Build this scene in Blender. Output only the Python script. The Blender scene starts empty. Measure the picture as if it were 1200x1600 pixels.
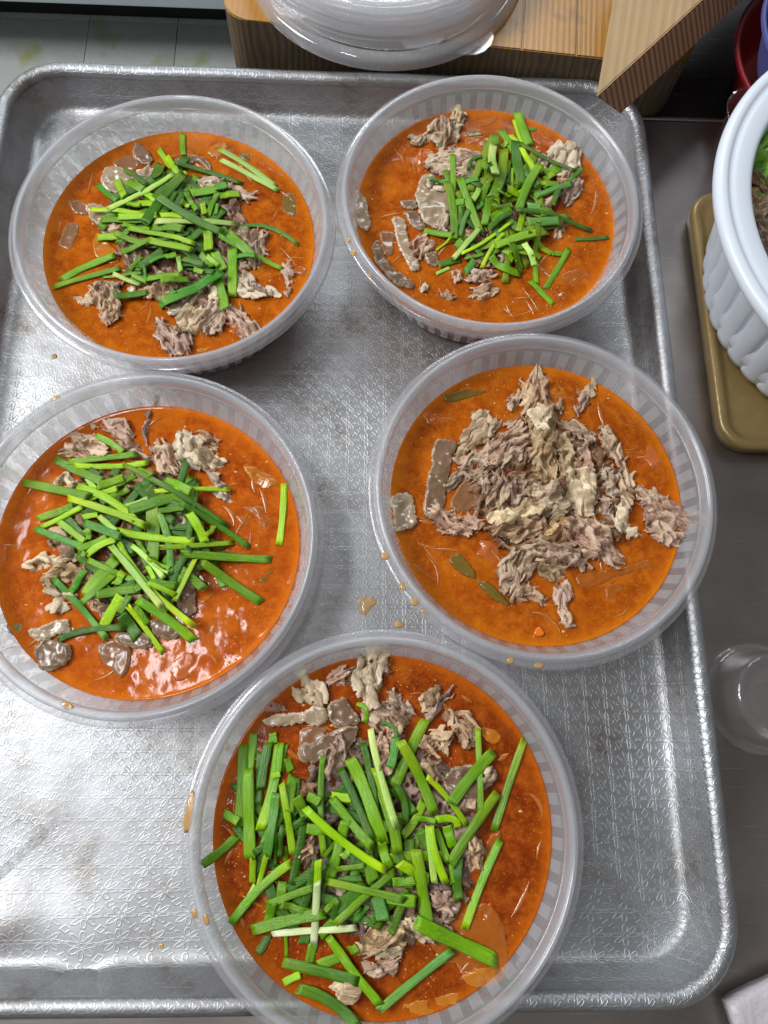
import bpy, math, random
import numpy as np
from mathutils import Vector, Matrix

# ------------------------------------------------------------------ camera, world, lamps, exposure
S = bpy.context.scene
TILT, ROLL, YAW, FPX, CH = 0.2772, 0.1405, -0.1336, 1141.1, 0.4516
def rotm(t, r, y):
    cx, sx = math.cos(t), math.sin(t); cr, sr = math.cos(r), math.sin(r); cy, sy = math.cos(y), math.sin(y)
    return np.array([[cy,-sy,0],[sy,cy,0],[0,0,1]]) @ np.array([[1,0,0],[0,cx,-sx],[0,sx,cx]]) @ np.array([[cr,-sr,0],[sr,cr,0],[0,0,1]])
RM = rotm(TILT, ROLL, YAW)
CAMP = np.array([0.0, 0.0, CH])
cam = bpy.data.cameras.new("Camera"); camo = bpy.data.objects.new("Camera", cam)
S.collection.objects.link(camo); S.camera = camo
cam.sensor_fit = 'VERTICAL'; cam.sensor_height = 36.0; cam.lens = FPX/1600*36.0
cam.clip_start = 0.01; cam.clip_end = 50
camo.matrix_world = Matrix.Translation(Vector(CAMP)) @ Matrix(RM.tolist()).to_4x4()
cam.dof.use_dof = False

W = bpy.data.worlds.new("World"); S.world = W; W.use_nodes = True
bg = W.node_tree.nodes['Background']; bg.inputs[0].default_value = (0.93, 0.92, 0.92, 1); bg.inputs[1].default_value = 0.165

def area(name, loc, target, sx, sy, power, col):
    l = bpy.data.lights.new(name, 'AREA'); l.shape = 'RECTANGLE'; l.size = sx; l.size_y = sy
    l.energy = power; l.color = col
    o = bpy.data.objects.new(name, l); S.collection.objects.link(o)
    o.location = loc
    o.rotation_euler = (Vector(target)-Vector(loc)).to_track_quat('-Z', 'Y').to_euler()
    return o
area('ceiling_tube', (-0.46, 0.06, 1.65), (-0.1, 0.1, 0), 0.50, 0.09, 5.0, (0.93, 0.97, 1.0))
area('main_ceiling_lamp', (-1.45, 0.45, 1.6), (-0.05, 0.15, 0), 1.0, 0.6, 39, (0.97, 0.98, 1.0))
area('rear_fill', (0.1, 2.85, 2.1), (0.0, 0.3, 0), 1.6, 0.4, 30, (0.86, 0.94, 1.0))  # added light, unseen: gives the far tray rim its bluish highlights
S.view_settings.view_transform = 'Standard'; S.view_settings.look = 'None'
S.cycles.transparent_max_bounces = 48; S.cycles.max_bounces = 16
S.view_settings.exposure = 0.0; S.view_settings.gamma = 1.0

# ------------------------------------------------------------------ helpers
def at(x, y, z=0.0):                       # a photograph pixel -> a point on the plane of height z
    d = RM @ np.array([x-600.0, -(y-800.0), -FPX]); t = (z-CH)/d[2]
    return CAMP + t*d
COL = S.collection
def link(o, parent=None):
    COL.objects.link(o)
    if parent is not None: o.parent = parent
    return o
def tag(o, label=None, cat=None, group=None, kind=None):
    if label: o['label'] = label
    if cat: o['category'] = cat
    if group: o['group'] = group
    if kind: o['kind'] = kind
    return o
def empty(name, loc, rz=0):
    o = bpy.data.objects.new(name, None); o.empty_display_size = 0.01
    o.location = loc; o.rotation_euler = (0, 0, rz); COL.objects.link(o); return o
def mesh(name, V, F, mat, parent=None, smooth=True, loc=None, rz=0.0, mats=None, fmat=None):
    me = bpy.data.meshes.new(name)
    me.from_pydata([tuple(map(float, v)) for v in V], [], [tuple(map(int, f)) for f in F])
    if smooth: me.shade_smooth()
    for m in (mats or [mat]): me.materials.append(m)
    if fmat is not None: me.polygons.foreach_set('material_index', fmat)
    me.update()
    o = bpy.data.objects.new(name, me); link(o, parent)
    if loc is not None: o.location = loc
    o.rotation_euler = (0, 0, rz)
    return o
def lathe(prof, n=96, closed=False):
    V = []; F = []; m = len(prof)
    for i in range(n):
        a = 2*math.pi*i/n; c, s = math.cos(a), math.sin(a)
        for r, z in prof: V.append((r*c, r*s, z))
    for i in range(n):
        j = (i+1) % n
        for k in range(m if closed else m-1):
            k2 = (k+1) % m
            F.append((i*m+k, j*m+k, j*m+k2, i*m+k2))
    return V, F
def smoothprof(P, it=2):
    P = [tuple(p) for p in P]
    for _ in range(it):
        Q = [P[0]]
        for a, b in zip(P[:-1], P[1:]):
            Q.append((a[0]*.75+b[0]*.25, a[1]*.75+b[1]*.25)); Q.append((a[0]*.25+b[0]*.75, a[1]*.25+b[1]*.75))
        Q.append(P[-1]); P = Q
    return P

# ---- numpy noise
def _h(ix, iy, s):
    n = (ix.astype(np.int64)*374761393 + iy.astype(np.int64)*668265263 + s*1442695041) & 0xffffffff
    n = ((n ^ (n >> 13))*1274126177) & 0xffffffff
    return ((n ^ (n >> 16)) & 0xffff)/65535.0
def vnoise(x, y, s=0):
    ix = np.floor(x); iy = np.floor(y); fx = x-ix; fy = y-iy
    fx = fx*fx*(3-2*fx); fy = fy*fy*(3-2*fy)
    a = _h(ix, iy, s); b = _h(ix+1, iy, s); c = _h(ix, iy+1, s); d = _h(ix+1, iy+1, s)
    return (a*(1-fx)+b*fx)*(1-fy)+(c*(1-fx)+d*fx)*fy
def fbm(x, y, s=0, o=3):
    t = 0; amp = .5; tot = 0
    for k in range(o):
        t = t+amp*vnoise(x*2**k, y*2**k, s+k*17); tot += amp; amp *= .5
    return t/tot
def ridged(x, y, s=0, o=3):
    t = 0; amp = .5; tot = 0
    for k in range(o):
        t = t+amp*(1-np.abs(2*vnoise(x*2**k, y*2**k, s+k*31)-1)); tot += amp; amp *= .55
    return t/tot

# ---- node helpers
class NT:
    def __init__(s, name):
        s.m = bpy.data.materials.new(name); s.m.use_nodes = True; s.t = s.m.node_tree; s.t.nodes.clear()
        s.out = s.t.nodes.new('ShaderNodeOutputMaterial')
    def n(s, typ, **kw):
        o = s.t.nodes.new(typ)
        for k, v in kw.items(): setattr(o, k, v)
        return o
    def set(s, sock, v):
        if hasattr(v, 'is_output') or isinstance(v, bpy.types.NodeSocket): s.t.links.new(v, sock)
        else: sock.default_value = v
    def math(s, op, a, b=0.0, c=None):
        o = s.n('ShaderNodeMath', operation=op); s.set(o.inputs[0], a); s.set(o.inputs[1], b)
        if c is not None: s.set(o.inputs[2], c)
        return o.outputs[0]
    def coord(s, which='Object'): return s.n('ShaderNodeTexCoord').outputs[which]
    def mapping(s, v, scale=(1,1,1), loc=(0,0,0), rot=(0,0,0)):
        o = s.n('ShaderNodeMapping'); s.set(o.inputs[0], v); o.inputs[1].default_value = loc
        o.inputs[2].default_value = rot; o.inputs[3].default_value = scale; return o.outputs[0]
    def noise(s, v, scale, detail=3, rough=.5, dist=0.0):
        o = s.n('ShaderNodeTexNoise'); s.set(o.inputs['Vector'], v); o.inputs['Scale'].default_value = scale
        o.inputs['Detail'].default_value = detail; o.inputs['Roughness'].default_value = rough
        o.inputs['Distortion'].default_value = dist; return o.outputs['Fac']
    def voro(s, v, scale, feat='F1'):
        o = s.n('ShaderNodeTexVoronoi', feature=feat); s.set(o.inputs['Vector'], v); o.inputs['Scale'].default_value = scale
        return o.outputs['Distance']
    def ramp(s, f, stops):
        o = s.n('ShaderNodeValToRGB'); s.set(o.inputs[0], f); e = o.color_ramp.elements
        while len(e) < len(stops): e.new(0.5)
        for k, (p, c) in enumerate(stops):
            e[k].position = p
            if not hasattr(c, '__len__'): c = (c, c, c)
            e[k].color = (c[0], c[1], c[2], 1)
        return o.outputs[0]
    def mix(s, f, a, b):
        o = s.n('ShaderNodeMix', data_type='RGBA')
        s.set(o.inputs[0], f)
        for sock, v in ((o.inputs[6], a), (o.inputs[7], b)):
            s.set(sock, v if not isinstance(v, tuple) else (v[0], v[1], v[2], 1))
        return o.outputs[2]
    def sep(s, v):
        o = s.n('ShaderNodeSeparateXYZ'); s.set(o.inputs[0], v); return o.outputs
    def bump(s, h, dist=.001, strength=1.0, normal=None):
        o = s.n('ShaderNodeBump'); o.inputs['Strength'].default_value = strength; o.inputs['Distance'].default_value = dist
        s.set(o.inputs['Height'], h)
        if normal is not None: s.set(o.inputs['Normal'], normal)
        return o.outputs[0]
    def attr(s, name):
        o = s.n('ShaderNodeAttribute'); o.attribute_name = name; return o.outputs['Fac']
    def rand(s): return s.n('ShaderNodeObjectInfo').outputs['Random']
    def hsv(s, c, h=.5, sa=1.0, v=1.0):
        o = s.n('ShaderNodeHueSaturation'); s.set(o.inputs['Color'], c); s.set(o.inputs['Hue'], h)
        s.set(o.inputs['Saturation'], sa); s.set(o.inputs['Value'], v); return o.outputs[0]
    def pbr(s, col, rough=.5, metal=0.0, normal=None, **kw):
        o = s.n('ShaderNodeBsdfPrincipled')
        s.set(o.inputs['Base Color'], col if not isinstance(col, tuple) else (*col[:3], 1))
        s.set(o.inputs['Roughness'], rough); s.set(o.inputs['Metallic'], metal)
        if normal is not None: s.set(o.inputs['Normal'], normal)
        for k, v in kw.items(): s.set(o.inputs[k.replace('_', ' ')], v)
        return o.outputs[0]
    def fin(s, sh): s.t.links.new(sh, s.out.inputs[0]); return s.m
def comb(n, a, b, c=0.0):
    o = n.n('ShaderNodeCombineXYZ'); n.set(o.inputs[0], a); n.set(o.inputs[1], b); n.set(o.inputs[2], c); return o.outputs[0]

# ------------------------------------------------------------------ materials
def mat_tray():
    n = NT('embossed_aluminium')
    uvn = n.n('ShaderNodeUVMap'); uvn.uv_map = 'pattern'; uv = uvn.outputs[0]
    oc = n.coord()
    wv = n.n('ShaderNodeVectorMath', operation='ADD'); n.set(wv.inputs[0], uv)
    nz = n.n('ShaderNodeTexNoise'); n.set(nz.inputs['Vector'], oc); nz.inputs['Scale'].default_value = 25
    wsc = n.n('ShaderNodeVectorMath', operation='SCALE'); n.set(wsc.inputs[0], nz.outputs['Color']); wsc.inputs['Scale'].default_value = .0015
    n.set(wv.inputs[1], wsc.outputs[0])
    x, y, _ = n.sep(wv.outputs[0])
    P = 1/0.0122
    px = n.math('SUBTRACT', n.math('FRACT', n.math('MULTIPLY', x, P)), .5)
    py = n.math('SUBTRACT', n.math('FRACT', n.math('MULTIPLY', y, P)), .5)
    r = n.math('SQRT', n.math('ADD', n.math('MULTIPLY', px, px), n.math('MULTIPLY', py, py)))
    th = n.math('ARCTAN2', py, px)
    q = math.pi/4
    a = n.math('SUBTRACT', n.math('MULTIPLY', n.math('FRACT', n.math('DIVIDE', n.math('ADD', th, 7*math.pi+q/2), q)), q), q/2)
    xx = n.math('MULTIPLY', r, n.math('COSINE', a)); yy = n.math('MULTIPLY', r, n.math('SINE', a))
    ex = n.math('DIVIDE', n.math('SUBTRACT', xx, .285), .165); ey = n.math('DIVIDE', yy, .072)
    e = n.math('SQRT', n.math('ADD', n.math('MULTIPLY', ex, ex), n.math('MULTIPLY', ey, ey)))
    pet = n.ramp(n.math('ABSOLUTE', n.math('SUBTRACT', e, 1.0)), [(0, 1), (.34, 0)])
    cir = n.ramp(n.math('ABSOLUTE', n.math('SUBTRACT', r, .07)), [(0, 1), (.03, 0)])
    ax = n.math('ABSOLUTE', n.math('SUBTRACT', n.math('ABSOLUTE', px), .5)); ay = n.math('ABSOLUTE', n.math('SUBTRACT', n.math('ABSOLUTE', py), .5))
    dia = n.ramp(n.math('ABSOLUTE', n.math('SUBTRACT', n.math('ADD', ax, ay), .15)), [(0, 1), (.05, 0)])
    # small leaf between neighbours left-right
    lx = n.math('DIVIDE', ax, .12); ly = n.math('DIVIDE', n.math('ABSOLUTE', py), .05)
    le = n.math('SQRT', n.math('ADD', n.math('MULTIPLY', lx, lx), n.math('MULTIPLY', ly, ly)))
    leaf = n.ramp(n.math('ABSOLUTE', n.math('SUBTRACT', le, 1.0)), [(0, 1), (.4, 0)])
    hgt = n.math('MAXIMUM', n.math('MAXIMUM', pet, cir), n.math('MAXIMUM', dia, leaf))
    wear = n.ramp(n.noise(oc, 9, 4, .6), [(.35, .25), (.62, 1)])
    fine = n.noise(n.mapping(oc, (1, 14, 1)), 260, 3, .6)
    hh = n.math('ADD', n.math('MULTIPLY', hgt, wear), n.math('MULTIPLY', fine, .10))
    b1 = n.bump(hh, .00014, 1.0)
    dents = n.noise(oc, 14, 2, .5)
    b2 = n.bump(dents, .0028, .8, b1)
    st = n.noise(n.mapping(oc, (3, 30, 3)), 8, 4, .65)
    grime_tone = n.ramp(n.noise(oc, 16, 5, .7), [(.30, (.22, .19, .165)), (.45, (.42, .42, .425)), (.72, (.54, .57, .60))])  # stains, with brownish shade and reflections of the room put into the colour
    col = n.mix(n.math('MULTIPLY', n.ramp(st, [(.45, 0), (.75, 1)]), .35), grime_tone, (.40, .35, .30))
    for k, (an, tt) in enumerate(((.5, .70), (-.9, .72), (1.3, .73), (.05, .71))):
        sc = n.ramp(n.noise(n.mapping(oc, (6, 300, 1), loc=(k*3, 0, 0), rot=(0, 0, an)), 5, 2, .5), [(tt-.02, 0), (tt+.02, 1)])
        col = n.mix(n.math('MULTIPLY', sc, .4), col, (.25, .23, .21) if k % 2 else (.80, .81, .82))
    pits = n.ramp(n.voro(oc, 95), [(.035, 1), (.06, 0)])
    keep = n.ramp(n.noise(oc, 40, 2), [(.60, 0), (.66, 1)])
    col = n.mix(n.math('MULTIPLY', n.math('MULTIPLY', pits, keep), .75), col, (.16, .13, .10))
    col = n.mix(n.math('MULTIPLY', hgt, .16), col, (.85, .86, .87))
    ro = n.math('ADD', n.math('MULTIPLY', n.noise(oc, 30, 4, .6), .16), n.math('MULTIPLY', st, .10))
    ro = n.math('ADD', ro, .37)
    return n.fin(n.pbr(col, ro, 1.0, b2))
def mat_steel(name='brushed_steel', base=(.47, .425, .40), rough=.36, dark=(.30, .265, .25)):
    n = NT(name); oc = n.coord()
    br = n.noise(n.mapping(oc, (2, 90, 1), rot=(0, 0, .08)), 10, 4, .7)
    big = n.noise(oc, 7, 4, .6)
    col = n.mix(n.ramp(big, [(.35, 0), (.65, 1)]), base, dark)
    for k, (an, th_) in enumerate(((.5, .71), (-.9, .73), (1.3, .74))):
        sc = n.ramp(n.noise(n.mapping(oc, (5, 240, 1), loc=(k*3, 0, 0), rot=(0, 0, an)), 5, 2, .5), [(th_-.02, 0), (th_+.01, 1)])
        col = n.mix(n.math('MULTIPLY', sc, .35), col, (.75, .75, .75))
    drop = n.ramp(n.voro(oc, 30), [(.05, 1), (.07, 0)])
    ro = n.math('ADD', n.math('MULTIPLY', br, .2), rough-.06)
    bp = n.bump(n.math('ADD', n.math('MULTIPLY', br, .35), n.math('MULTIPLY', drop, n.ramp(big, [(.55, 0), (.6, 1)]))), .0002, .6)
    return n.fin(n.pbr(col, ro, 1.0, bp))
def mat_pp(name, frost=.42, tint=(.86, .88, .92), stripes=0, rough=.22, amt=.30, g=.55, clear=.965):
    """milky translucent plastic: part clear, part scattering, glossy surface"""
    n = NT(name); oc = n.coord()
    tr = n.n('ShaderNodeBsdfTransparent'); tr.inputs[0].default_value = (clear, clear, clear, 1)
    df = n.n('ShaderNodeBsdfDiffuse'); df.inputs[0].default_value = (*tint, 1)
    tl = n.n('ShaderNodeBsdfTranslucent'); tl.inputs[0].default_value = (*tint, 1)
    gl = n.n('ShaderNodeBsdfGlossy'); gl.inputs[0].default_value = (1, 1, 1, 1)
    sc = n.noise(oc, 500, 3, .6)
    m1 = n.n('ShaderNodeMixShader'); m1.inputs[0].default_value = .5
    n.t.links.new(df.outputs[0], m1.inputs[1]); n.t.links.new(tl.outputs[0], m1.inputs[2])
    m2 = n.n('ShaderNodeMixShader')
    f = n.math('ADD', n.math('MULTIPLY', sc, .05), frost-.025)
    rr = rough
    if stripes:
        x, y, z = n.sep(oc)
        th = n.math('DIVIDE', n.math('ADD', n.math('ARCTAN2', y, x), math.pi), 2*math.pi)
        fr = n.math('FRACT', n.math('MULTIPLY', th, stripes))
        sq = n.ramp(n.math('ABSOLUTE', n.math('SUBTRACT', fr, .5)), [(.235, 0), (.25, 1)])
        edge = n.ramp(n.math('ABSOLUTE', n.math('SUBTRACT', n.math('ABSOLUTE', n.math('SUBTRACT', fr, .5)), .25)), [(0, 1), (.03, 0)])
        zr = n.math('MULTIPLY', n.ramp(n.math('MULTIPLY', z, 10.0), [(.540, 1), (.555, 0)]), 1.0)
        s2 = n.math('MULTIPLY', sq, zr)
        f = n.math('ADD', n.math('MULTIPLY', s2, amt), n.math('ADD', f, n.math('MULTIPLY', n.math('MULTIPLY', edge, zr), .10)))
        rr = n.math('ADD', n.math('MULTIPLY', s2, .25), rough)
        bp = n.bump(n.math('MULTIPLY', s2, 1.0), .0004, .7)
        n.t.links.new(bp, gl.inputs['Normal'])
    n.set(gl.inputs['Roughness'], rr)
    n.set(m2.inputs[0], f)
    n.t.links.new(tr.outputs[0], m2.inputs[1]); n.t.links.new(m1.outputs[0], m2.inputs[2])
    lw = n.n('ShaderNodeLayerWeight'); lw.inputs[0].default_value = .5
    fz = n.math('POWER', lw.outputs['Facing'], 3.2)
    m3 = n.n('ShaderNodeMixShader'); n.set(m3.inputs[0], n.math('ADD', n.math('MULTIPLY', fz, g*.75), .045))
    n.t.links.new(m2.outputs[0], m3.inputs[1]); n.t.links.new(gl.outputs[0], m3.inputs[2])
    return n.fin(m3.outputs[0])
def mat_soup(name, light, mid, dark, bump=.00022):
    n = NT(name); oc = n.coord()
    a = n.noise(oc, 38, 5, .62, .6); b = n.noise(n.mapping(oc, loc=(3, 1, 0)), 120, 4, .7); c = n.noise(oc, 520, 3, .7)
    col = n.ramp(a, [(.15, dark), (.50, mid), (.82, light)])
    pulp = n.noise(oc, 240, 5, .75, .8); col = n.mix(n.ramp(pulp, [(.50, 0), (.68, .55)]), col, light); col = n.mix(n.ramp(pulp, [(.30, .6), (.46, 0)]), col, dark)
    col = n.mix(n.ramp(b, [(.45, 0), (.75, .55)]), col, tuple(min(1, v*1.25+.01) for v in light))
    col = n.mix(n.attr('thin'), col, tuple(v*1.15 for v in light))
    sp = n.ramp(n.voro(oc, 420), [(.10, 1), (.22, 0)])
    ks = n.ramp(n.noise(oc, 150, 3), [(.52, 0), (.60, 1)])
    col = n.mix(n.math('MULTIPLY', n.math('MULTIPLY', sp, ks), .6), col, (.72, .17, .012))
    col = n.mix(n.ramp(c, [(.55, 0), (.8, .25)]), col, tuple(v*.6 for v in dark))
    bb = n.math('ADD', n.math('MULTIPLY', b, .8), n.math('MULTIPLY', c, .06))
    return n.fin(n.pbr(col, .085, 0.0, n.bump(bb, bump, 1.0), Specular_IOR_Level=.27, Coat_Weight=.0,
        Subsurface_Weight=.08, Subsurface_Radius=(.002, .0008, .0004), Subsurface_Scale=1.0))
def mat_meat(name, c1, c2, c3, rough=.42, bump=.0006):
    n = NT(name); oc = n.coord(); r = n.rand()
    tone = n.attr('tone'); big = n.noise(oc, 150, 4, .65, .8)
    lay = n.noise(n.mapping(oc, (.14, 1, 1)), 1100, 3, .6, .3); tiny = n.noise(oc, 1300, 3, .7)
    t = n.math('ADD', n.math('MULTIPLY', tone, .62), n.math('MULTIPLY', big, .5))
    col = n.ramp(t, [(.28, c1), (.52, c2), (.80, c3)])
    col = n.mix(n.ramp(lay, [(.42, 0), (.66, .5)]), col, c3)
    col = n.mix(n.ramp(lay, [(.30, .45), (.44, 0)]), col, c1)
    col = n.mix(n.ramp(n.noise(oc, 100, 3, .6, .5), [(.60, 0), (.68, .6)]), col, (.66, .55, .38))
    col = n.hsv(col, .5, n.math('ADD', .85, n.math('MULTIPLY', r, .3)), n.math('ADD', .88, n.math('MULTIPLY', n.math('FRACT', n.math('MULTIPLY', r, 9.1)), .3)))
    h = n.math('ADD', n.math('MULTIPLY', lay, .8), n.math('MULTIPLY', tiny, .2))
    ro = n.math('ADD', n.math('MULTIPLY', n.ramp(n.noise(oc, 240, 2), [(.4, 0), (.6, 1)]), .3), rough-.2)
    return n.fin(n.pbr(col, ro, 0.0, n.bump(h, bump, 1.0),
        Subsurface_Weight=.12, Subsurface_Radius=(.002, .0010, .0008), Subsurface_Scale=1.0, Specular_IOR_Level=.5))
def mat_skin(name, c1, c2, edge):
    n = NT(name); oc = n.coord()
    big = n.noise(oc, 110, 4, .6); dots = n.voro(oc, 900)
    col = n.mix(big, c1, c2)
    col = n.mix(n.ramp(n.noise(n.mapping(oc, (.2, 1, 1)), 500, 3, .6), [(.45, 0), (.7, .5)]), col, tuple(v*.7 for v in c1))
    col = n.mix(n.ramp(n.math('ADD', n.attr('edge'), n.math('MULTIPLY', n.math('SUBTRACT', n.noise(oc, 300, 2), .5), .25)), [(.10, 1), (.34, 0)]), col, edge)
    return n.fin(n.pbr(col, .24, 0.0, n.bump(n.math('ADD', big, n.math('MULTIPLY', n.noise(oc, 1000, 2), .2)), .00025, .8),
        Subsurface_Weight=.25, Subsurface_Radius=(.003, .0018, .0012), Subsurface_Scale=1.0, Coat_Weight=.3, Coat_Roughness=.08))
def mat_veg(name, c1, c2, rough=.2):
    n = NT(name); oc = n.coord()
    v = n.mapping(oc, (.12, 1, 1))
    lin = n.noise(v, 700, 3, .5); big = n.noise(oc, 60, 3, .6)
    col = n.mix(n.math('ADD', n.math('MULTIPLY', lin, .6), n.math('MULTIPLY', big, .4)), c1, c2)
    return n.fin(n.pbr(col, rough, 0.0, n.bump(lin, .0005, .6), Coat_Weight=.4, Coat_Roughness=.06, Subsurface_Weight=.2,
        Subsurface_Radius=(.004, .002, .001), Subsurface_Scale=1.0))
def mat_chive(name, c, c2, rough=.30):
    n = NT(name); oc = n.coord(); r = n.rand()
    sh = n.n('ShaderNodeVectorMath', operation='ADD'); n.set(sh.inputs[0], oc); n.set(sh.inputs[1], comb(n, 0.0, r, 0.0))
    v = n.mapping(sh.outputs[0], (.02, 1, 1))
    lin = n.noise(v, 1500, 3, .65); big = n.noise(n.mapping(sh.outputs[0], (.4, 1, 1)), 70, 4, .6)
    col = n.mix(n.ramp(lin, [(.35, 0), (.65, 1)]), c, c2)
    col = n.mix(n.ramp(big, [(.4, 0), (.7, .5)]), col, tuple(v_*.7 for v_ in c))
    x, y, z = n.sep(oc)
    g = n.math('ADD', n.math('MULTIPLY', x, n.math('MULTIPLY', n.math('SUBTRACT', r, .5), 60.0)), 0.0)
    ll = n.ramp(g, [(.0, 0), (1, .9)])
    col = n.mix(ll, col, (min(1, c2[0]*1.9+.08), min(1, c2[1]*1.35+.05), c2[2]*1.8+.01))
    col = n.hsv(col, n.math('ADD', .490, n.math('MULTIPLY', r, .016)), n.math('ADD', 1.02, n.math('MULTIPLY', r, .12)),
                n.math('ADD', .86, n.math('MULTIPLY', n.math('FRACT', n.math('MULTIPLY', r, 7.3)), .55)))
    ro = n.math('ADD', n.math('MULTIPLY', big, .3), rough-.10)
    return n.fin(n.pbr(col, ro, 0.0, n.bump(lin, .0006, 1.0), Subsurface_Weight=.10, Subsurface_Radius=(.0008, .002, .0003),
        Subsurface_Scale=1.0, Specular_IOR_Level=.6))
def mat_wood(name, light, dark, ring, axis='X', rough=.5, coat=0.0, grime_tone=None, dist=2.5, con=1.0):
    n = NT(name); oc = n.coord()
    rr = n.rand(); ad = n.n('ShaderNodeVectorMath', operation='ADD'); n.set(ad.inputs[0], oc)
    n.set(ad.inputs[1], comb(n, rr, n.math('MULTIPLY', rr, 3.7), rr))
    v = n.mapping(ad.outputs[0], ring)
    w = n.n('ShaderNodeTexWave', wave_type='BANDS', bands_direction=axis); n.set(w.inputs['Vector'], v)
    w.inputs['Scale'].default_value = 1.0; w.inputs['Distortion'].default_value = dist; w.inputs['Detail'].default_value = 2
    w.inputs['Detail Scale'].default_value = .6
    f = n.noise(n.mapping(ad.outputs[0], tuple(4*k for k in ring)), 2.0, 4, .7)
    col = n.mix(n.math('MULTIPLY', n.ramp(w.outputs['Fac'], [(.25, 0), (.9, 1)]), con), light, dark)
    col = n.mix(n.math('MULTIPLY', f, .40*con), col, dark)
    if grime_tone: col = n.mix(n.ramp(n.noise(oc, 26, 4, .7), [(.48, 0), (.70, .8)]), col, grime_tone)
    bl = n.noise(oc, 14, 4, .6); col = n.hsv(col, .5, 1.0, n.math('ADD', .65, n.math('MULTIPLY', bl, .7)))
    return n.fin(n.pbr(col, rough, 0.0, n.bump(n.math('ADD', n.math('MULTIPLY', w.outputs['Fac'], .6), f), .0003, .8), Coat_Weight=coat, Coat_Roughness=.25))
def mat_plain(name, col, rough=.4, var=.12, scale=30, bump=.0003, **kw):
    n = NT(name); oc = n.coord(); z = n.noise(oc, scale, 4, .6)
    c = n.mix(z, tuple(v*(1-var) for v in col), tuple(min(1, v*(1+var)) for v in col))
    return n.fin(n.pbr(c, n.math('ADD', n.math('MULTIPLY', z, .15), rough-.07), 0.0, n.bump(n.noise(oc, scale*8, 3), bump, .6), **kw))
def mat_tile():
    n = NT('vinyl_tile'); oc = n.coord('Object'); g = n.n('ShaderNodeNewGeometry').outputs['Position']
    m = n.noise(g, 30, 5, .7); sp = n.ramp(n.noise(g, 11, 3, .5, .4), [(.56, 0), (.66, 1)])
    col = n.mix(m, (.52, .56, .54), (.74, .76, .73))
    col = n.mix(n.math('MULTIPLY', sp, n.ramp(m, [(.35, .3), (.6, .9)])), col, (.48, .48, .22))
    return n.fin(n.pbr(col, .4, 0.0, n.bump(m, .001, .4)))

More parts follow.
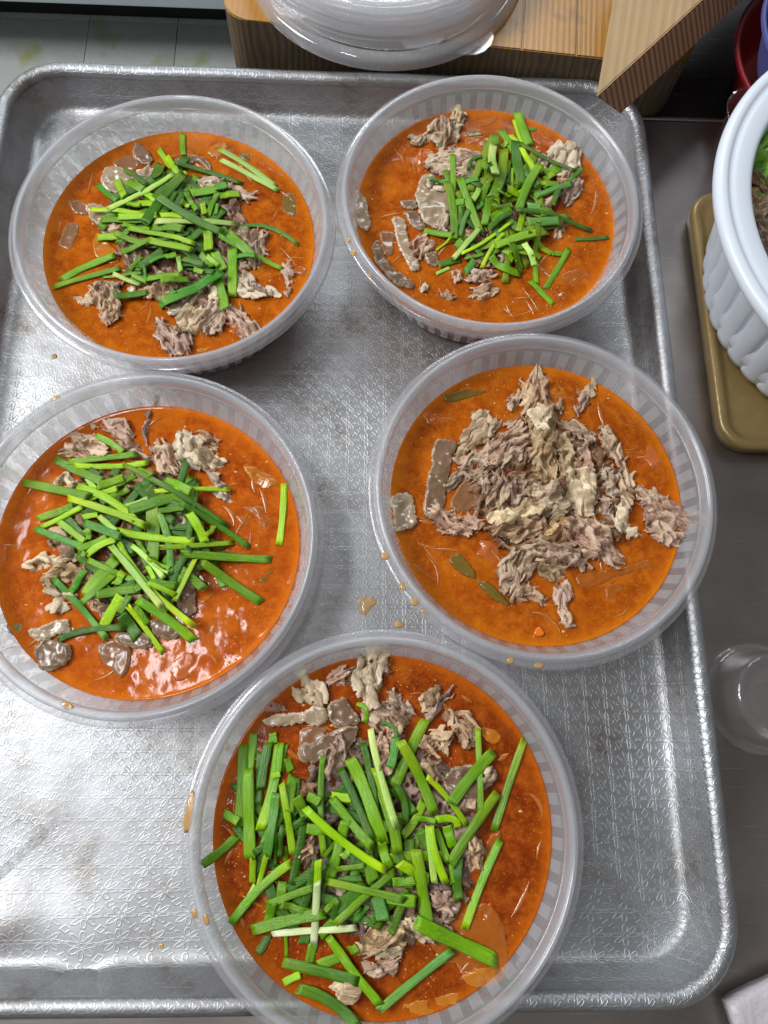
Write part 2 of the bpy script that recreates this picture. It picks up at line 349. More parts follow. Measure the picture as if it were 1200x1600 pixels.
M = dict(
 tray=mat_tray(), counter=mat_steel(), darksteel=mat_steel('dark_steel', (.10, .09, .095), .38, (.05, .045, .05)),
 lid=mat_pp('clear_lid_plastic', .05, (.95, .96, .98), 0, .12, g=.9, clear=.99), cup=mat_pp('clear_cup_plastic', .05, (.9, .9, .9), 0, .03, g=1.5, clear=.985),
 lidrim=mat_pp('lid_rim_plastic', .26, (.94, .95, .98), 0, .08, g=1.1, clear=.99),
 pp=mat_pp('milky_bowl_plastic', .20, (.90, .91, .94), 52, .16, .13, g=.8), pprim=mat_pp('milky_rim_plastic', .34, (.90, .91, .95), 0, .14, g=.9), skirt=mat_pp('clear_skirt_plastic', .16, (.92, .92, .96), 0, .12, g=.9),
 soupA=mat_soup('red_broth', (.58, .160, .004), (.39, .078, .003), (.19, .026, .002)),
 soupB=mat_soup('red_broth_wet', (.60, .150, .006), (.44, .080, .004), (.24, .030, .003), .00012),
 soupC=mat_soup('red_broth_deep', (.48, .110, .003), (.25, .036, .002), (.095, .012, .001)),
 meat=mat_meat('boiled_meat', (0.184, 0.100, 0.061), (0.438, 0.276, 0.177), (0.666, 0.487, 0.323)),
 pink=mat_meat('pink_meat', (0.189, 0.094, 0.066), (0.414, 0.250, 0.181), (0.618, 0.457, 0.334)),
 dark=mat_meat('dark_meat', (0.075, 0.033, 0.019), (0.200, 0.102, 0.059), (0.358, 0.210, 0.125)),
 fat=mat_meat('pale_fat', (0.327, 0.221, 0.130), (0.593, 0.451, 0.282), (0.800, 0.648, 0.440), rough=.36),
 olive=mat_meat('tan_meat', (0.192, 0.111, 0.052), (0.447, 0.300, 0.165), (0.643, 0.471, 0.286)),
 skin=mat_skin('grey_skin', (.17, .095, .052), (.28, .175, .105), (.52, .39, .25)),
 skinp=mat_skin('pale_skin', (.34, .235, .14), (.48, .36, .235), (.74, .63, .47)),
 skinb=mat_skin('brown_skin', (.22, .095, .035), (.33, .155, .065), (.42, .23, .11)),
 onion=mat_veg('cooked_onion', (.34, .082, .005), (.45, .125, .008)), pepper=mat_veg('cooked_yellow_pepper', (.47, .14, .005), (.56, .19, .008)),
 leek=mat_veg('cooked_green_onion', (.13, .085, .008), (.24, .15, .018)), carrot=mat_veg('orange_carrot', (.78, .14, .006), (.86, .22, .015)),
 cabbage=mat_veg('red_cabbage', (.46, .095, .012), (.56, .15, .03)),
 L=mat_chive('chive_lime', (.23, .47, .005), (.37, .62, .012)), G=mat_chive('chive_green', (.098, .265, .003), (.195, .405, .007)),
 D=mat_chive('chive_dark', (.034, .125, .004), (.075, .205, .007)), B=mat_chive('chive_blue_green', (.070, .245, .030), (.13, .36, .06)),
 P=mat_chive('chive_pale', (.34, .58, .10), (.48, .70, .20)), Wt=mat_chive('chive_white', (.58, .70, .30), (.70, .80, .45)),
 shred=mat_veg('vegetable_shred', (.40, .11, .008), (.54, .17, .02), .12),
 oil=mat_plain('broth_oil', (.42, .11, .008), .06, .2, 200, .0),
 cut=mat_plain('chive_cut', (.30, .55, .12), .5),
 flake=mat_plain('chilli_flake', (.70, .09, .006), .3, .35, 300), seed=mat_plain('sesame_bit', (.72, .42, .12), .35, .2, 300),
 drop=mat_veg('broth_drop', (.50, .26, .08), (.60, .36, .14), .08), stain=mat_veg('dry_splash', (.62, .36, .12), (.78, .55, .25), .5),
 boardtop=mat_wood('board_top_wood', (.46, .215, .026), (.33, .135, .012), (70, 4, 5), 'X', .42, .2, (.10, .05, .02), 7, .3),
 boardside=mat_wood('board_side_wood', (.15, .105, .055), (.07, .048, .027), (60, 60, 30), 'X', .7, 0, (.05, .04, .03), 9, .6),
 plank=mat_wood('plank_wood', (.50, .33, .165), (.40, .25, .12), (50, 2, 5), 'X', .55, 0, None, 7, .25),
 plankend=mat_wood('plank_edge_wood', (.40, .20, .095), (.11, .040, .020), (62, 14, 6), 'X', .6, 0, None, 5.0, .75),
 white=mat_plain('white_plastic', (.76, .82, .90), .32, .04, 8, .0001, Subsurface_Weight=.1, Subsurface_Radius=(.01, .01, .01)),
 red=mat_plain('red_plastic', (.20, .006, .010), .4), blue=mat_plain('blue_plastic', (.09, .10, .30), .5),
 gold=mat_plain('tan_tray_plastic', (.33, .225, .085), .30, .3, 25, .0004, Metallic=.15, Transmission_Weight=.3), black=mat_plain('black_rubber', (.012, .012, .014), .5),
 bag=mat_plain('plastic_bag', (.55, .52, .54), .35, .3, 20, .002), tile=mat_tile(), grout=mat_plain('grout', (.20, .20, .18), .8),
 cabinet=mat_plain('cabinet_paint', (.50, .57, .60), .4), lettuce=mat_veg('lettuce', (.16, .42, .03), (.34, .62, .08), .35),
 pea=mat_veg('green_pepper', (.04, .20, .012), (.10, .34, .03), .15),
)

# ------------------------------------------------------------------ setting
def box(name, x0, x1, y0, y1, z0, z1, mat, parent=None, bev=0.0, smooth=False):
    import bmesh
    bm = bmesh.new(); bmesh.ops.create_cube(bm, size=1)
    for v in bm.verts: v.co = ((x0+x1)/2+v.co.x*(x1-x0), (y0+y1)/2+v.co.y*(y1-y0), (z0+z1)/2+v.co.z*(z1-z0))
    if bev: bmesh.ops.bevel(bm, geom=bm.edges[:]+bm.verts[:], offset=bev, segments=3, affect='EDGES', profile=.6)
    me = bpy.data.meshes.new(name); bm.to_mesh(me); bm.free(); me.materials.append(mat)
    if smooth or bev: me.shade_smooth()
    o = bpy.data.objects.new(name, me); link(o, parent); return o
CZ = -.0030
YE = .4465
o = box('counter', -1.0, 1.3, -.75, YE, -.05, CZ, M['counter'], bev=.002); tag(o, kind='structure')
o = box('counter_lip', -1.0, 1.3, YE+.0004, YE+.0034, -.05, CZ+.0006, M['counter'], bev=.0012); tag(o, kind='structure')
o = box('back_shelf', -.085, 1.3, YE+.004, .95, -.05, -.0075, M['darksteel'], bev=.001); tag(o, kind='structure')
fl = box('floor', -3, 3, .55, 4.0, -.83, -.803, M['grout']); tag(fl, kind='structure')
gx, gy = at(137, 60, -.8)[0], at(137, 30, -.8)[1]; tw = .1885; th_ = .42
import bmesh
tme = None
for i in range(-3, 6):
    for j in range(-2, 3):
        x0 = gx+i*tw; y0 = gy+j*th_-0.004
        if tme is None:
            t = box('tile', 0, tw-.0014, 0, th_-.0014, -.004, 0, M['tile'], fl, bev=.0007); tme = t.data
        else:
            t = bpy.data.objects.new('tile', tme); link(t, fl)
        t.location = (x0, y0, -.7985)
cb = empty('floor_cabinet', (-.4, 1.7, -.8))
cy0 = at(0, 3, -.64)[1]
box('cabinet_body', -1.6, .8, cy0-1.7, .5, .16, .42, M['cabinet'], cb, bev=.004)
box('plinth', -1.6, .8, cy0-1.7+.16, .5, .003, .158, M['black'], cb)
tag(cb, 'pale grey floor cabinet above the tiled floor behind the tray', 'cabinet')

# ------------------------------------------------------------------ baking tray
TX0, TX1, TY0, TY1, TR = -.2570, .2056, -.1456, .4533, .0440
def ring_pts(d, n_edge_x=110, n_edge_y=140, nc=14):
    r = max(TR-d, .004) if d < TR else .004
    x0, x1, y0, y1 = TX0+d, TX1-d, TY0+d, TY1-d
    pts = []; nor = []
    cs = [((x1-r, y0+r), -90), ((x1-r, y1-r), 0), ((x0+r, y1-r), 90), ((x0+r, y0+r), 180)]
    for k in range(4):
        (cx, cy), a0 = cs[k]
        for i in range(nc+1):
            a = math.radians(a0+90*i/nc); pts.append((cx+r*math.cos(a), cy+r*math.sin(a))); nor.append((math.cos(a), math.sin(a)))
        (nx, ny), _ = cs[(k+1) % 4]
        a = math.radians(a0+90); p = (cx+r*math.cos(a), cy+r*math.sin(a)); q = (nx+r*math.cos(a), ny+r*math.sin(a))
        ne = n_edge_y if k % 2 == 0 else n_edge_x
        for i in range(1, ne):
            t = i/ne; pts.append((p[0]*(1-t)+q[0]*t, p[1]*(1-t)+q[1]*t)); nor.append((math.cos(a), math.sin(a)))
    return np.array(pts), np.array(nor)
DENT = at(131, 1503, 0)
def pan(profile, cap):
    V = []; UV = []; F = []; arc = 0; m = None
    arcs = [0]
    for (d0, z0), (d1, z1) in zip(profile[:-1], profile[1:]): arcs.append(arcs[-1]+math.hypot(d1-d0, z1-z0))
    tot = arcs[-1]; dl = profile[-1][0]
    for (d, z), a in zip(profile, arcs):
        P, N = ring_pts(d); m = len(P)
        base, _ = ring_pts(dl)
        ext = (tot-a)
        for p, n_, b in zip(P, N, base):
            x, y, zz = p[0], p[1], z
            g = math.exp(-((x-DENT[0])/.010)**2)*math.exp(-((y-DENT[1])/.012)**2)
            g2 = math.exp(-((x-DENT[0]-.002)/.030)**2)*math.exp(-((y-DENT[1]-.012)/.022)**2)
            g3 = math.exp(-((x-DENT[0]+.045)/.026)**2)*math.exp(-((y-TY0-.038)/.017)**2)  # added bulge, shaped so the floor left of the dent reflects darker
            if cap: y -= .0055*g; zz += .0022*g2+.0042*g3
            wob = .0004*math.sin(x*37+1)*math.sin(y*23) if cap else .0003*math.sin(x*51+y*43)
            V.append((x, y, zz+wob)); UV.append((b[0]+n_[0]*ext, b[1]+n_[1]*ext))
    K = len(profile)
    for k in range(K-1):
        for i in range(m):
            j = (i+1) % m; F.append((k*m+i, k*m+j, (k+1)*m+j, (k+1)*m+i))
    if cap: F.append(tuple((K-1)*m+i for i in range(m)))
    return V, F, UV
def pan_obj(name, profile, cap, parent):
    V, F, UV = pan(profile, cap)
    F = [tuple(reversed(f)) if not cap else f for f in F]
    o = mesh(name, V, F, M['tray'], parent)
    uvl = o.data.uv_layers.new(name='pattern')
    idx = np.empty(len(o.data.loops), dtype=np.int32); o.data.loops.foreach_get('vertex_index', idx)
    uvl.data.foreach_set('uv', np.array(UV, dtype=np.float32)[idx].ravel())
    return o
tray = empty('baking_tray', (0, 0, 0))
tag(tray, 'large worn aluminium baking tray embossed with daisies, holding five bowls', 'tray')
inner = smoothprof([(.0052, .0240), (.0088, .0235), (.0100, .018), (.0150, .0065), (.0172, .0022), (.0205, .0004), (.0245, 0)], 2)+[(.028, 0), (.033, 0), (.039, 0), (.046, 0), (.054, 0), (.063, 0), (.074, 0), (.088, 0), (.105, 0)]
po = pan_obj('tray_pan', inner, True, tray)
# make the flat floor a grid so its gentle dents can reflect
bead = [(.0050+.0050*math.cos(a), .0236+.0046*math.sin(a)) for a in [math.radians(k) for k in range(-120, 245, 20)]]
pan_obj('rolled_rim', bead, False, tray)
outer = [(.0092, .0205), (.0138, .006), (.0170, .0005), (.021, -.0012), (.03, -.0014)]
ow = pan_obj('outer_wall', outer, False, tray)

# ------------------------------------------------------------------ bowls
BOWL = {1: (-.1156, .2933), 2: (.0825, .3193), 3: (.1053, .1243), 4: (-.1181, .0942), 5: (.0155, -.0542)}
SOUPZ = {1: .0428, 2: .0434, 3: .0434, 4: .0418, 5: .0462}
WHERE = {1: 'upper left bowl', 2: 'upper right bowl', 3: 'meat-only bowl', 4: 'left bowl', 5: 'bottom bowl'}
BL = {1: 'round translucent plastic bowl of red soup in the upper left corner of the tray',
      2: 'round translucent plastic bowl of red soup beside the wooden plank corner',
      3: 'round translucent plastic bowl of red soup topped with meat and no chives',
      4: 'round translucent plastic bowl cut by the left edge, broth glinting',
      5: 'round translucent plastic bowl nearest the camera, lapping over the front tray rim'}
def wall_r(z): return .0738+(.0914-.0738)*(z-.003)/(.0565-.003)
def profile_wall():
    P = [(.030, .0006), (.0650, .0006), (.0712, .0012), (.0738, .0036), (wall_r(.03), .03), (.0908, .0550), (.0913, .0562), (.0916, .0570)]
    Q = [(r-.0007, z+.0006) for r, z in P]
    return P+Q[::-1]
def profile_rim():
    P = [(.0915, .0570), (.0918, .0600), (.0923, .0630), (.0938, .0645), (.0953, .0640), (.0961, .0622), (.0964, .0607)]
    Q = [(r-.0006 if k < 5 else r-.0007, z-.0006) for k, (r, z) in enumerate(P)]
    return smoothprof(P, 2)+smoothprof(Q, 2)[::-1]
def profile_skirt():
    P = [(.0965, .0604), (.0979, .0603), (.0993, .0600), (.1000, .0590), (.1001, .0568)]
    Q = [(r-.0005, z-.0006) for r, z in P]
    return smoothprof(P, 2)+smoothprof(Q, 2)[::-1]
sv_, sf_ = lathe(profile_skirt(), 160, True)
wv, wf = lathe(profile_wall(), 160, True); rv, rf = lathe(profile_rim(), 160, True)
bw = bottom_me = None
broots = {}
for b, (bx, by) in BOWL.items():
    root = empty('plastic_bowl', (bx, by, .0005), rz=b*.37); root.scale = (.987, .987, 1) if b == 2 else (1, 1, 1)
    tag(root, BL[b], 'bowl', 'five takeaway bowls of soup on the tray')
    if bw is None:
        bw = mesh('bowl_wall', wv, wf, M['pp'], root); br_ = mesh('bowl_rim', rv, rf, M['pprim'], root); sk_ = mesh('rim_skirt', sv_, sf_, M['skirt'], root)
        n = 96; V = [(0.031*math.cos(2*math.pi*i/n), .031*math.sin(2*math.pi*i/n), zz) for zz in (.0006, .0012) for i in range(n)]
        F = [tuple(range(n))[::-1], tuple(range(n, 2*n))]
        bb_ = mesh('bowl_base', V, F, M['pprim'], root, smooth=False)
    else:
        for src, nm in ((bw, 'bowl_wall'), (br_, 'bowl_rim'), (sk_, 'rim_skirt'), (bb_, 'bowl_base')):
            link(bpy.data.objects.new(nm, src.data), root)
    broots[b] = root

# soup: one body per bowl, with a lumpy surface, specks lying in it
SF = {}   # height field of what already lies in each bowl (1 mm cells)
NG = 200
rng = random.Random(7)
def soup_height(b, X, Y):
    cx, cy = BOWL[b]; amp = {1: .0003, 2: .0003, 3: .0003, 4: .00045, 5: .00035}[b]
    h = (fbm(X*70+b*9, Y*70, b*5, 3)-.5)*2*amp + (fbm(X*260, Y*260+b, b*7+3, 2)-.5)*amp*.22
    if b == 4: h = h*1.0 + (ridged(X*55+3, Y*70, 41, 3)-.55)*.0005*np.clip((.06-(Y-cy))/.06, 0, 1)
    R = np.hypot(X-cx, Y-cy); return SOUPZ[b]+h*np.clip((.0865-R)/.006, 0, 1)
def make_soup(b):
    cx, cy = BOWL[b]; z = SOUPZ[b]; R = wall_r(z)-.0010
    nr, na = 86, 300; rr = np.linspace(0, 1, nr)[1:]*R; aa = np.arange(na)*2*math.pi/na
    RR, AA = np.meshgrid(rr, aa, indexing='ij'); X = RR*np.cos(AA); Y = RR*np.sin(AA)
    Z = soup_height(b, X+cx, Y+cy); Z = Z+.0005*np.exp(-(R-RR)/.0012)
    V = [(0, 0, float(soup_height(b, np.array([cx]), np.array([cy]))[0]))]+list(zip(X.ravel(), Y.ravel(), Z.ravel())); F = []
    for j in range(na): F.append((0, 1+j, 1+(j+1) % na))
    for i in range(nr-2):
        for j in range(na):
            k = (j+1) % na; F.append((1+i*na+j, 1+(i+1)*na+j, 1+(i+1)*na+k, 1+i*na+k))
    base = 1+(nr-2)*na; prev = base
    thin = [0.0]+list(np.clip(1-(R-RR.ravel())/.0075, 0, 1)**1.3*.75)
    for zz in (.030, .012, .0025):
        st = len(V); r2 = wall_r(max(zz, .0036))-.0013-(.003 if zz < .003 else 0)
        for a in aa: V.append((r2*math.cos(a), r2*math.sin(a), zz)); thin.append(.3)
        for j in range(na):
            k = (j+1) % na; F.append((prev+j, st+j, st+k, prev+k))
        prev = st
    F.append(tuple(prev+j for j in range(na))[::-1])
    o = mesh('soup', V, F, M[{1: 'soupA', 2: 'soupA', 3: 'soupA', 4: 'soupB', 5: 'soupC'}[b]], loc=(cx, cy, 0))
    at_ = o.data.attributes.new('thin', 'FLOAT', 'POINT'); at_.data.foreach_set('value', np.array(thin, dtype=np.float32))
    tag(o, {1: 'orange-red spicy broth filling the upper left bowl', 2: 'orange-red spicy broth filling the upper right bowl',
            3: 'orange-red broth around the bare meat pile in the right bowl', 4: 'lumpy wet glinting red broth filling the left bowl',
            5: 'deep brown-red broth filling the bottom bowl'}[b], 'soup', 'red broth in the five bowls')
    # flakes and bits
    V = []; F = []; FM = []
    r = random.Random(b*13)
    def blob(x, y, s, st, mi):
        zz = float(soup_height(b, np.array([x+cx]), np.array([y+cy]))[0]); k0 = len(V); n = 6; a0 = r.random()*6
        pts = []
        for i in range(n):
            a = a0+i*math.pi*2/n; q = s*r.uniform(.7, 1.2); pts.append((x+q*math.cos(a)*st, y+q*math.sin(a)))
        for p in pts: V.append((p[0], p[1], zz-.0002))
        for p in pts: V.append((x+(p[0]-x)*.6, y+(p[1]-y)*.6, zz+s*.30))
        for i in range(n):
            j = (i+1) % n; F.append((k0+i, k0+j, k0+n+j, k0+n+i)); FM.append(mi)
        F.append(tuple(k0+n+i for i in range(n))); FM.append(mi)
    nclus = 14
    cl = [(r.uniform(0, 6.28), R*math.sqrt(r.random())*.95) for _ in range(nclus)]
    for i in range(520):
        if r.random() < .6:
            a, q = cl[r.randrange(nclus)]; x = q*math.cos(a)+r.gauss(0, .008); y = q*math.sin(a)+r.gauss(0, .008)
        else:
            a = r.uniform(0, 6.28); q = R*math.sqrt(r.random()); x, y = q*math.cos(a), q*math.sin(a)
        if math.hypot(x, y) > R-.002: continue
        blob(x, y, r.choice([.00025, .0003, .0004, .0006, .0009 if r.random() < .4 else .0004]), r.uniform(.7, 1.6), 0 if r.random() < .62 else 1)
    V2 = []; F2 = []
    cl2 = [(r.uniform(0, 6.28), r.uniform(.1, .5)) for _ in range(9)]
    for i in range(230):
        a, sp_ = cl2[r.randrange(9)]; a += r.gauss(0, sp_); zz = z+.0004+abs(r.gauss(0, .0028)); rw = wall_r(zz)-.0011; sz = r.uniform(.00014, .00042)
        ca_, sa_ = math.cos(a), math.sin(a); k0 = len(V2)
        for k in range(6):
            q = k*math.pi/3; t_ = sz*math.cos(q); h_ = sz*math.sin(q)*r.uniform(.8, 1.5)
            V2.append((rw*ca_-t_*sa_, rw*sa_+t_*ca_, zz+h_))
        V2.append(((rw-sz*.6)*ca_, (rw-sz*.6)*sa_, zz))
        for k in range(6): F2.append((k0+k, k0+(k+1) % 6, k0+6))
    tag(mesh('wall_specks', V2, F2, M['flake'], o), kind='stuff')
    V2 = []; F2 = []
    for i in range(46):
        a = r.uniform(0, 6.28); q = R*math.sqrt(r.uniform(.1, .9)); x0, y0 = q*math.cos(a), q*math.sin(a)
        dirn = r.uniform(0, 6.28); cur = r.uniform(-90, 90); L_ = r.uniform(.006, .022); wd = r.uniform(.0005, .0017); n = 10; k0 = len(V2); dep = r.uniform(.0003, .0008)
        x, y = x0, y0; ok_ = True; row = []
        for k in range(n+1):
            t = k/n; row.append((x, y, dirn)); dirn += cur*L_/n; x += math.cos(dirn)*L_/n; y += math.sin(dirn)*L_/n
        if max(math.hypot(p_[0], p_[1]) for p_ in row) > R-.002: continue
        for k, (x, y, dd) in enumerate(row):
            ww = wd*math.sin(math.pi*(k+.6)/(n+1.2)); nx_, ny_ = -math.sin(dd), math.cos(dd)
            zz = float(soup_height(b, np.array([x+cx]), np.array([y+cy]))[0])
            for s_, h_ in ((-1, -dep), (-.5, wd*.28), (.5, wd*.28), (1, -dep)): V2.append((x+nx_*ww*s_, y+ny_*ww*s_, zz+h_))
        for k in range(n):
            for m_ in range(3): F2.append((k0+k*4+m_, k0+(k+1)*4+m_, k0+(k+1)*4+m_+1, k0+k*4+m_+1))
    tag(mesh('vegetable_shreds', V2, [f_[::-1] for f_ in F2], M['shred'], o), kind='stuff')
    V2 = []; F2 = []
    for i in range(260):
        a, q = cl[r.randrange(nclus)]; x = q*math.cos(a)+r.gauss(0, .007); y = q*math.sin(a)+r.gauss(0, .007)
        if math.hypot(x, y) > R-.002: continue
        sz = r.uniform(.0003, .0008); zz = float(soup_height(b, np.array([x+cx]), np.array([y+cy]))[0]); k0 = len(V2); n = 8
        V2.append((x, y, zz+sz*.42))
        for qq, hh in ((.5, .34), (.85, .14), (1.1, -.12)):
            for k in range(n): V2.append((x+sz*qq*math.cos(k*math.pi/4), y+sz*qq*math.sin(k*math.pi/4), zz+sz*hh))
        for k in range(n): F2.append((k0, k0+1+k, k0+1+(k+1) % n))
        for m_ in range(2):
            for k in range(n): F2.append((k0+1+m_*n+k, k0+1+(m_+1)*n+k, k0+1+(m_+1)*n+(k+1) % n, k0+1+m_*n+(k+1) % n))
    tag(mesh('oil_bubbles', V2, F2, M['oil'], o), kind='stuff')
    f = mesh('chilli_flakes', V, F, None, o, mats=[M['flake'], M['seed']], fmat=FM); tag(f, kind='stuff')
    return o
for b in BOWL:
    make_soup(b)
    cx, cy = BOWL[b]; g = (np.arange(NG)-NG/2+.5)*.001
    GX, GY = np.meshgrid(g+cx, g+cy, indexing='ij'); SF[b] = soup_height(b, GX, GY)
def fsample(b, x, y):
    cx, cy = BOWL[b]
    i = np.clip(((np.asarray(x)-cx)/.001+NG/2-.5), 0, NG-1.001); j = np.clip(((np.asarray(y)-cy)/.001+NG/2-.5), 0, NG-1.001)
    i0 = i.astype(int); j0 = j.astype(int); fi = i-i0; fj = j-j0; H = SF[b]
    return (H[i0, j0]*(1-fi)+H[i0+1, j0]*fi)*(1-fj)+(H[i0, j0+1]*(1-fi)+H[i0+1, j0+1]*fi)*fj
def blur(H, n=2):
    for _ in range(n):
        H = (H+np.roll(H, 1, 0)+np.roll(H, -1, 0)+np.roll(H, 1, 1)+np.roll(H, -1, 1))/5
    return H

# ------------------------------------------------------------------ labels that single a piece out
USED = {}
def sector(b, x, y):
    cx, cy = BOWL[b]; p = at_inv(x, y, .035); c = at_inv(cx, cy, .035)
    dx, dy = p[0]-c[0], p[1]-c[1]; s = 210
    a = math.degrees(math.atan2(-dy, dx)) % 360; r = math.hypot(dx, dy)/s
    if r < .22: return 'at the centre of'
    nm = ['right', 'upper right', 'top', 'upper left', 'left', 'lower left', 'bottom', 'lower right'][int(((a+22.5) % 360)//45)]
    return ('near the %s rim of' if r > .68 else ('at the %s of' if r > .42 else '%s of centre in')) % (nm if not (r <= .42) else {'top': 'above', 'bottom': 'below'}.get(nm, nm)) \
        if not (r <= .42 and nm in ('top', 'bottom')) else 'just %s centre in' % {'top': 'above', 'bottom': 'below'}[nm]
def at_inv(x, y, z):
    q = (np.array([x, y, z])-CAMP) @ RM
    return 600+FPX*q[0]/-q[2], 800-FPX*q[1]/-q[2]
def uniq(lab, alts):
    for a in ['']+alts:
        l = lab if not a else a+' '+lab
        if l not in USED: USED[l] = 1; return l
    USED[lab] += 1; return lab

# ------------------------------------------------------------------ meat, skin and vegetables
CR = {'a1': (0, 0, 2.0), 'a2': (500, 80, 2.1818), 'a3': (560, 500, 1.875), 'a4': (0, 560, 2.143), 'a5': (260, 960, 1.7143),
 'A': (80, 200, 6), 'Bc': (260, 200, 5.4545), 'C': (80, 370, 6), 'Dc': (260, 370, 5.4545),
 'E': (640, 160, 7.5), 'F': (780, 160, 6.667), 'Gc': (640, 300, 7.5), 'H': (780, 310, 6.667),
 'I': (30, 660, 5.4545), 'J': (230, 660, 5), 'K': (30, 820, 5.4545), 'Lc': (210, 820, 5.4545),
 'M1': (300, 1090, 6), 'M2': (480, 1080, 6), 'M3': (650, 1100, 6), 'M4': (300, 1270, 6), 'M5': (480, 1260, 6), 'M6': (640, 1280, 6),
 'M7': (380, 1420, 6.667), 'M8': (540, 1420, 4.615)}
def full(c, x, y): ox, oy, s = CR[c]; return ox+x/s, oy+y/s
def sdf_poly(P, X, Y):
    P = np.array(P); n = len(P); d = np.full(X.shape, 1e9); ins = np.zeros(X.shape, bool)
    for i in range(n):
        a = P[i]; b = P[(i+1) % n]; e = b-a; wx = X-a[0]; wy = Y-a[1]
        t = np.clip((wx*e[0]+wy*e[1])/(e@e+1e-18), 0, 1)
        d = np.minimum(d, np.hypot(wx-e[0]*t, wy-e[1]*t))
        c = ((a[1] > Y) != (b[1] > Y)) & (X < (b[0]-a[0])*(Y-a[1])/((b[1]-a[1]) if b[1] != a[1] else 1e-12)+a[0])
        ins ^= c
    return np.where(ins, d, -d)
def chaikin(P, it, k=.25):
    P = np.array(P)
    for _ in range(it):
        Q = []
        for i in range(len(P)):
            a = P[i]; b = P[(i+1) % len(P)]; Q += [a*(1-k)+b*k, a*k+b*(1-k)]
        P = np.array(Q)
    return P
KIND = {  # material, thickness, detail, rag, edge width, lift, name, phrase, category
 'meat': ('meat', .0034, .0030, .0020, .0018, .0, 'meat_shred', 'grey-brown boiled meat shred', 'meat'),
 'pink': ('pink', .0032, .0028, .0018, .0018, .0, 'meat_shred', 'pinkish boiled meat shred', 'meat'),
 'fat':  ('fat', .0030, .0020, .0018, .0015, .0, 'fat_piece', 'pale cream fat piece', 'fat'),
 'olive': ('olive', .0034, .0028, .0020, .0018, .0, 'meat_shred', 'tan fatty meat shred', 'meat'),
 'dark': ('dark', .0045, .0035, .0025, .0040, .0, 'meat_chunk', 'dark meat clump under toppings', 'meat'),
 'skin': ('skin', .0020, .0012, .0012, .0018, .0, 'skin_strip', 'smooth grey-brown skin strip', 'skin'),
 'skinp': ('skinp', .0020, .0014, .0014, .0016, .0, 'skin_strip', 'pale glossy skin strip', 'skin'),
 'skinb': ('skinb', .0014, .0006, .0008, .0016, -.0009, 'skin_piece', 'smooth brown skin piece', 'skin'),
 'onion': ('onion', .0012, .0009, .0010, .0010, -.0009, 'onion_slice', 'orange-brown onion slice', 'onion'),
 'pepper': ('pepper', .0012, .0010, .0010, .0012, -.0009, 'vegetable_piece', 'yellow-orange vegetable piece', 'vegetable'),
 'leek': ('leek', .0012, .0005, .0006, .0010, -.0009, 'leek_piece', 'dull green leek piece', 'leek'),
 'carrot': ('carrot', .0014, .0004, .0004, .0008, -.0004, 'carrot_bit', 'bright orange carrot bit', 'carrot'),
 'cabbage': ('cabbage', .0012, .0010, .0010, .0014, -.0009, 'cabbage_piece', 'reddish cabbage strip', 'cabbage'),
}
pid = [0]
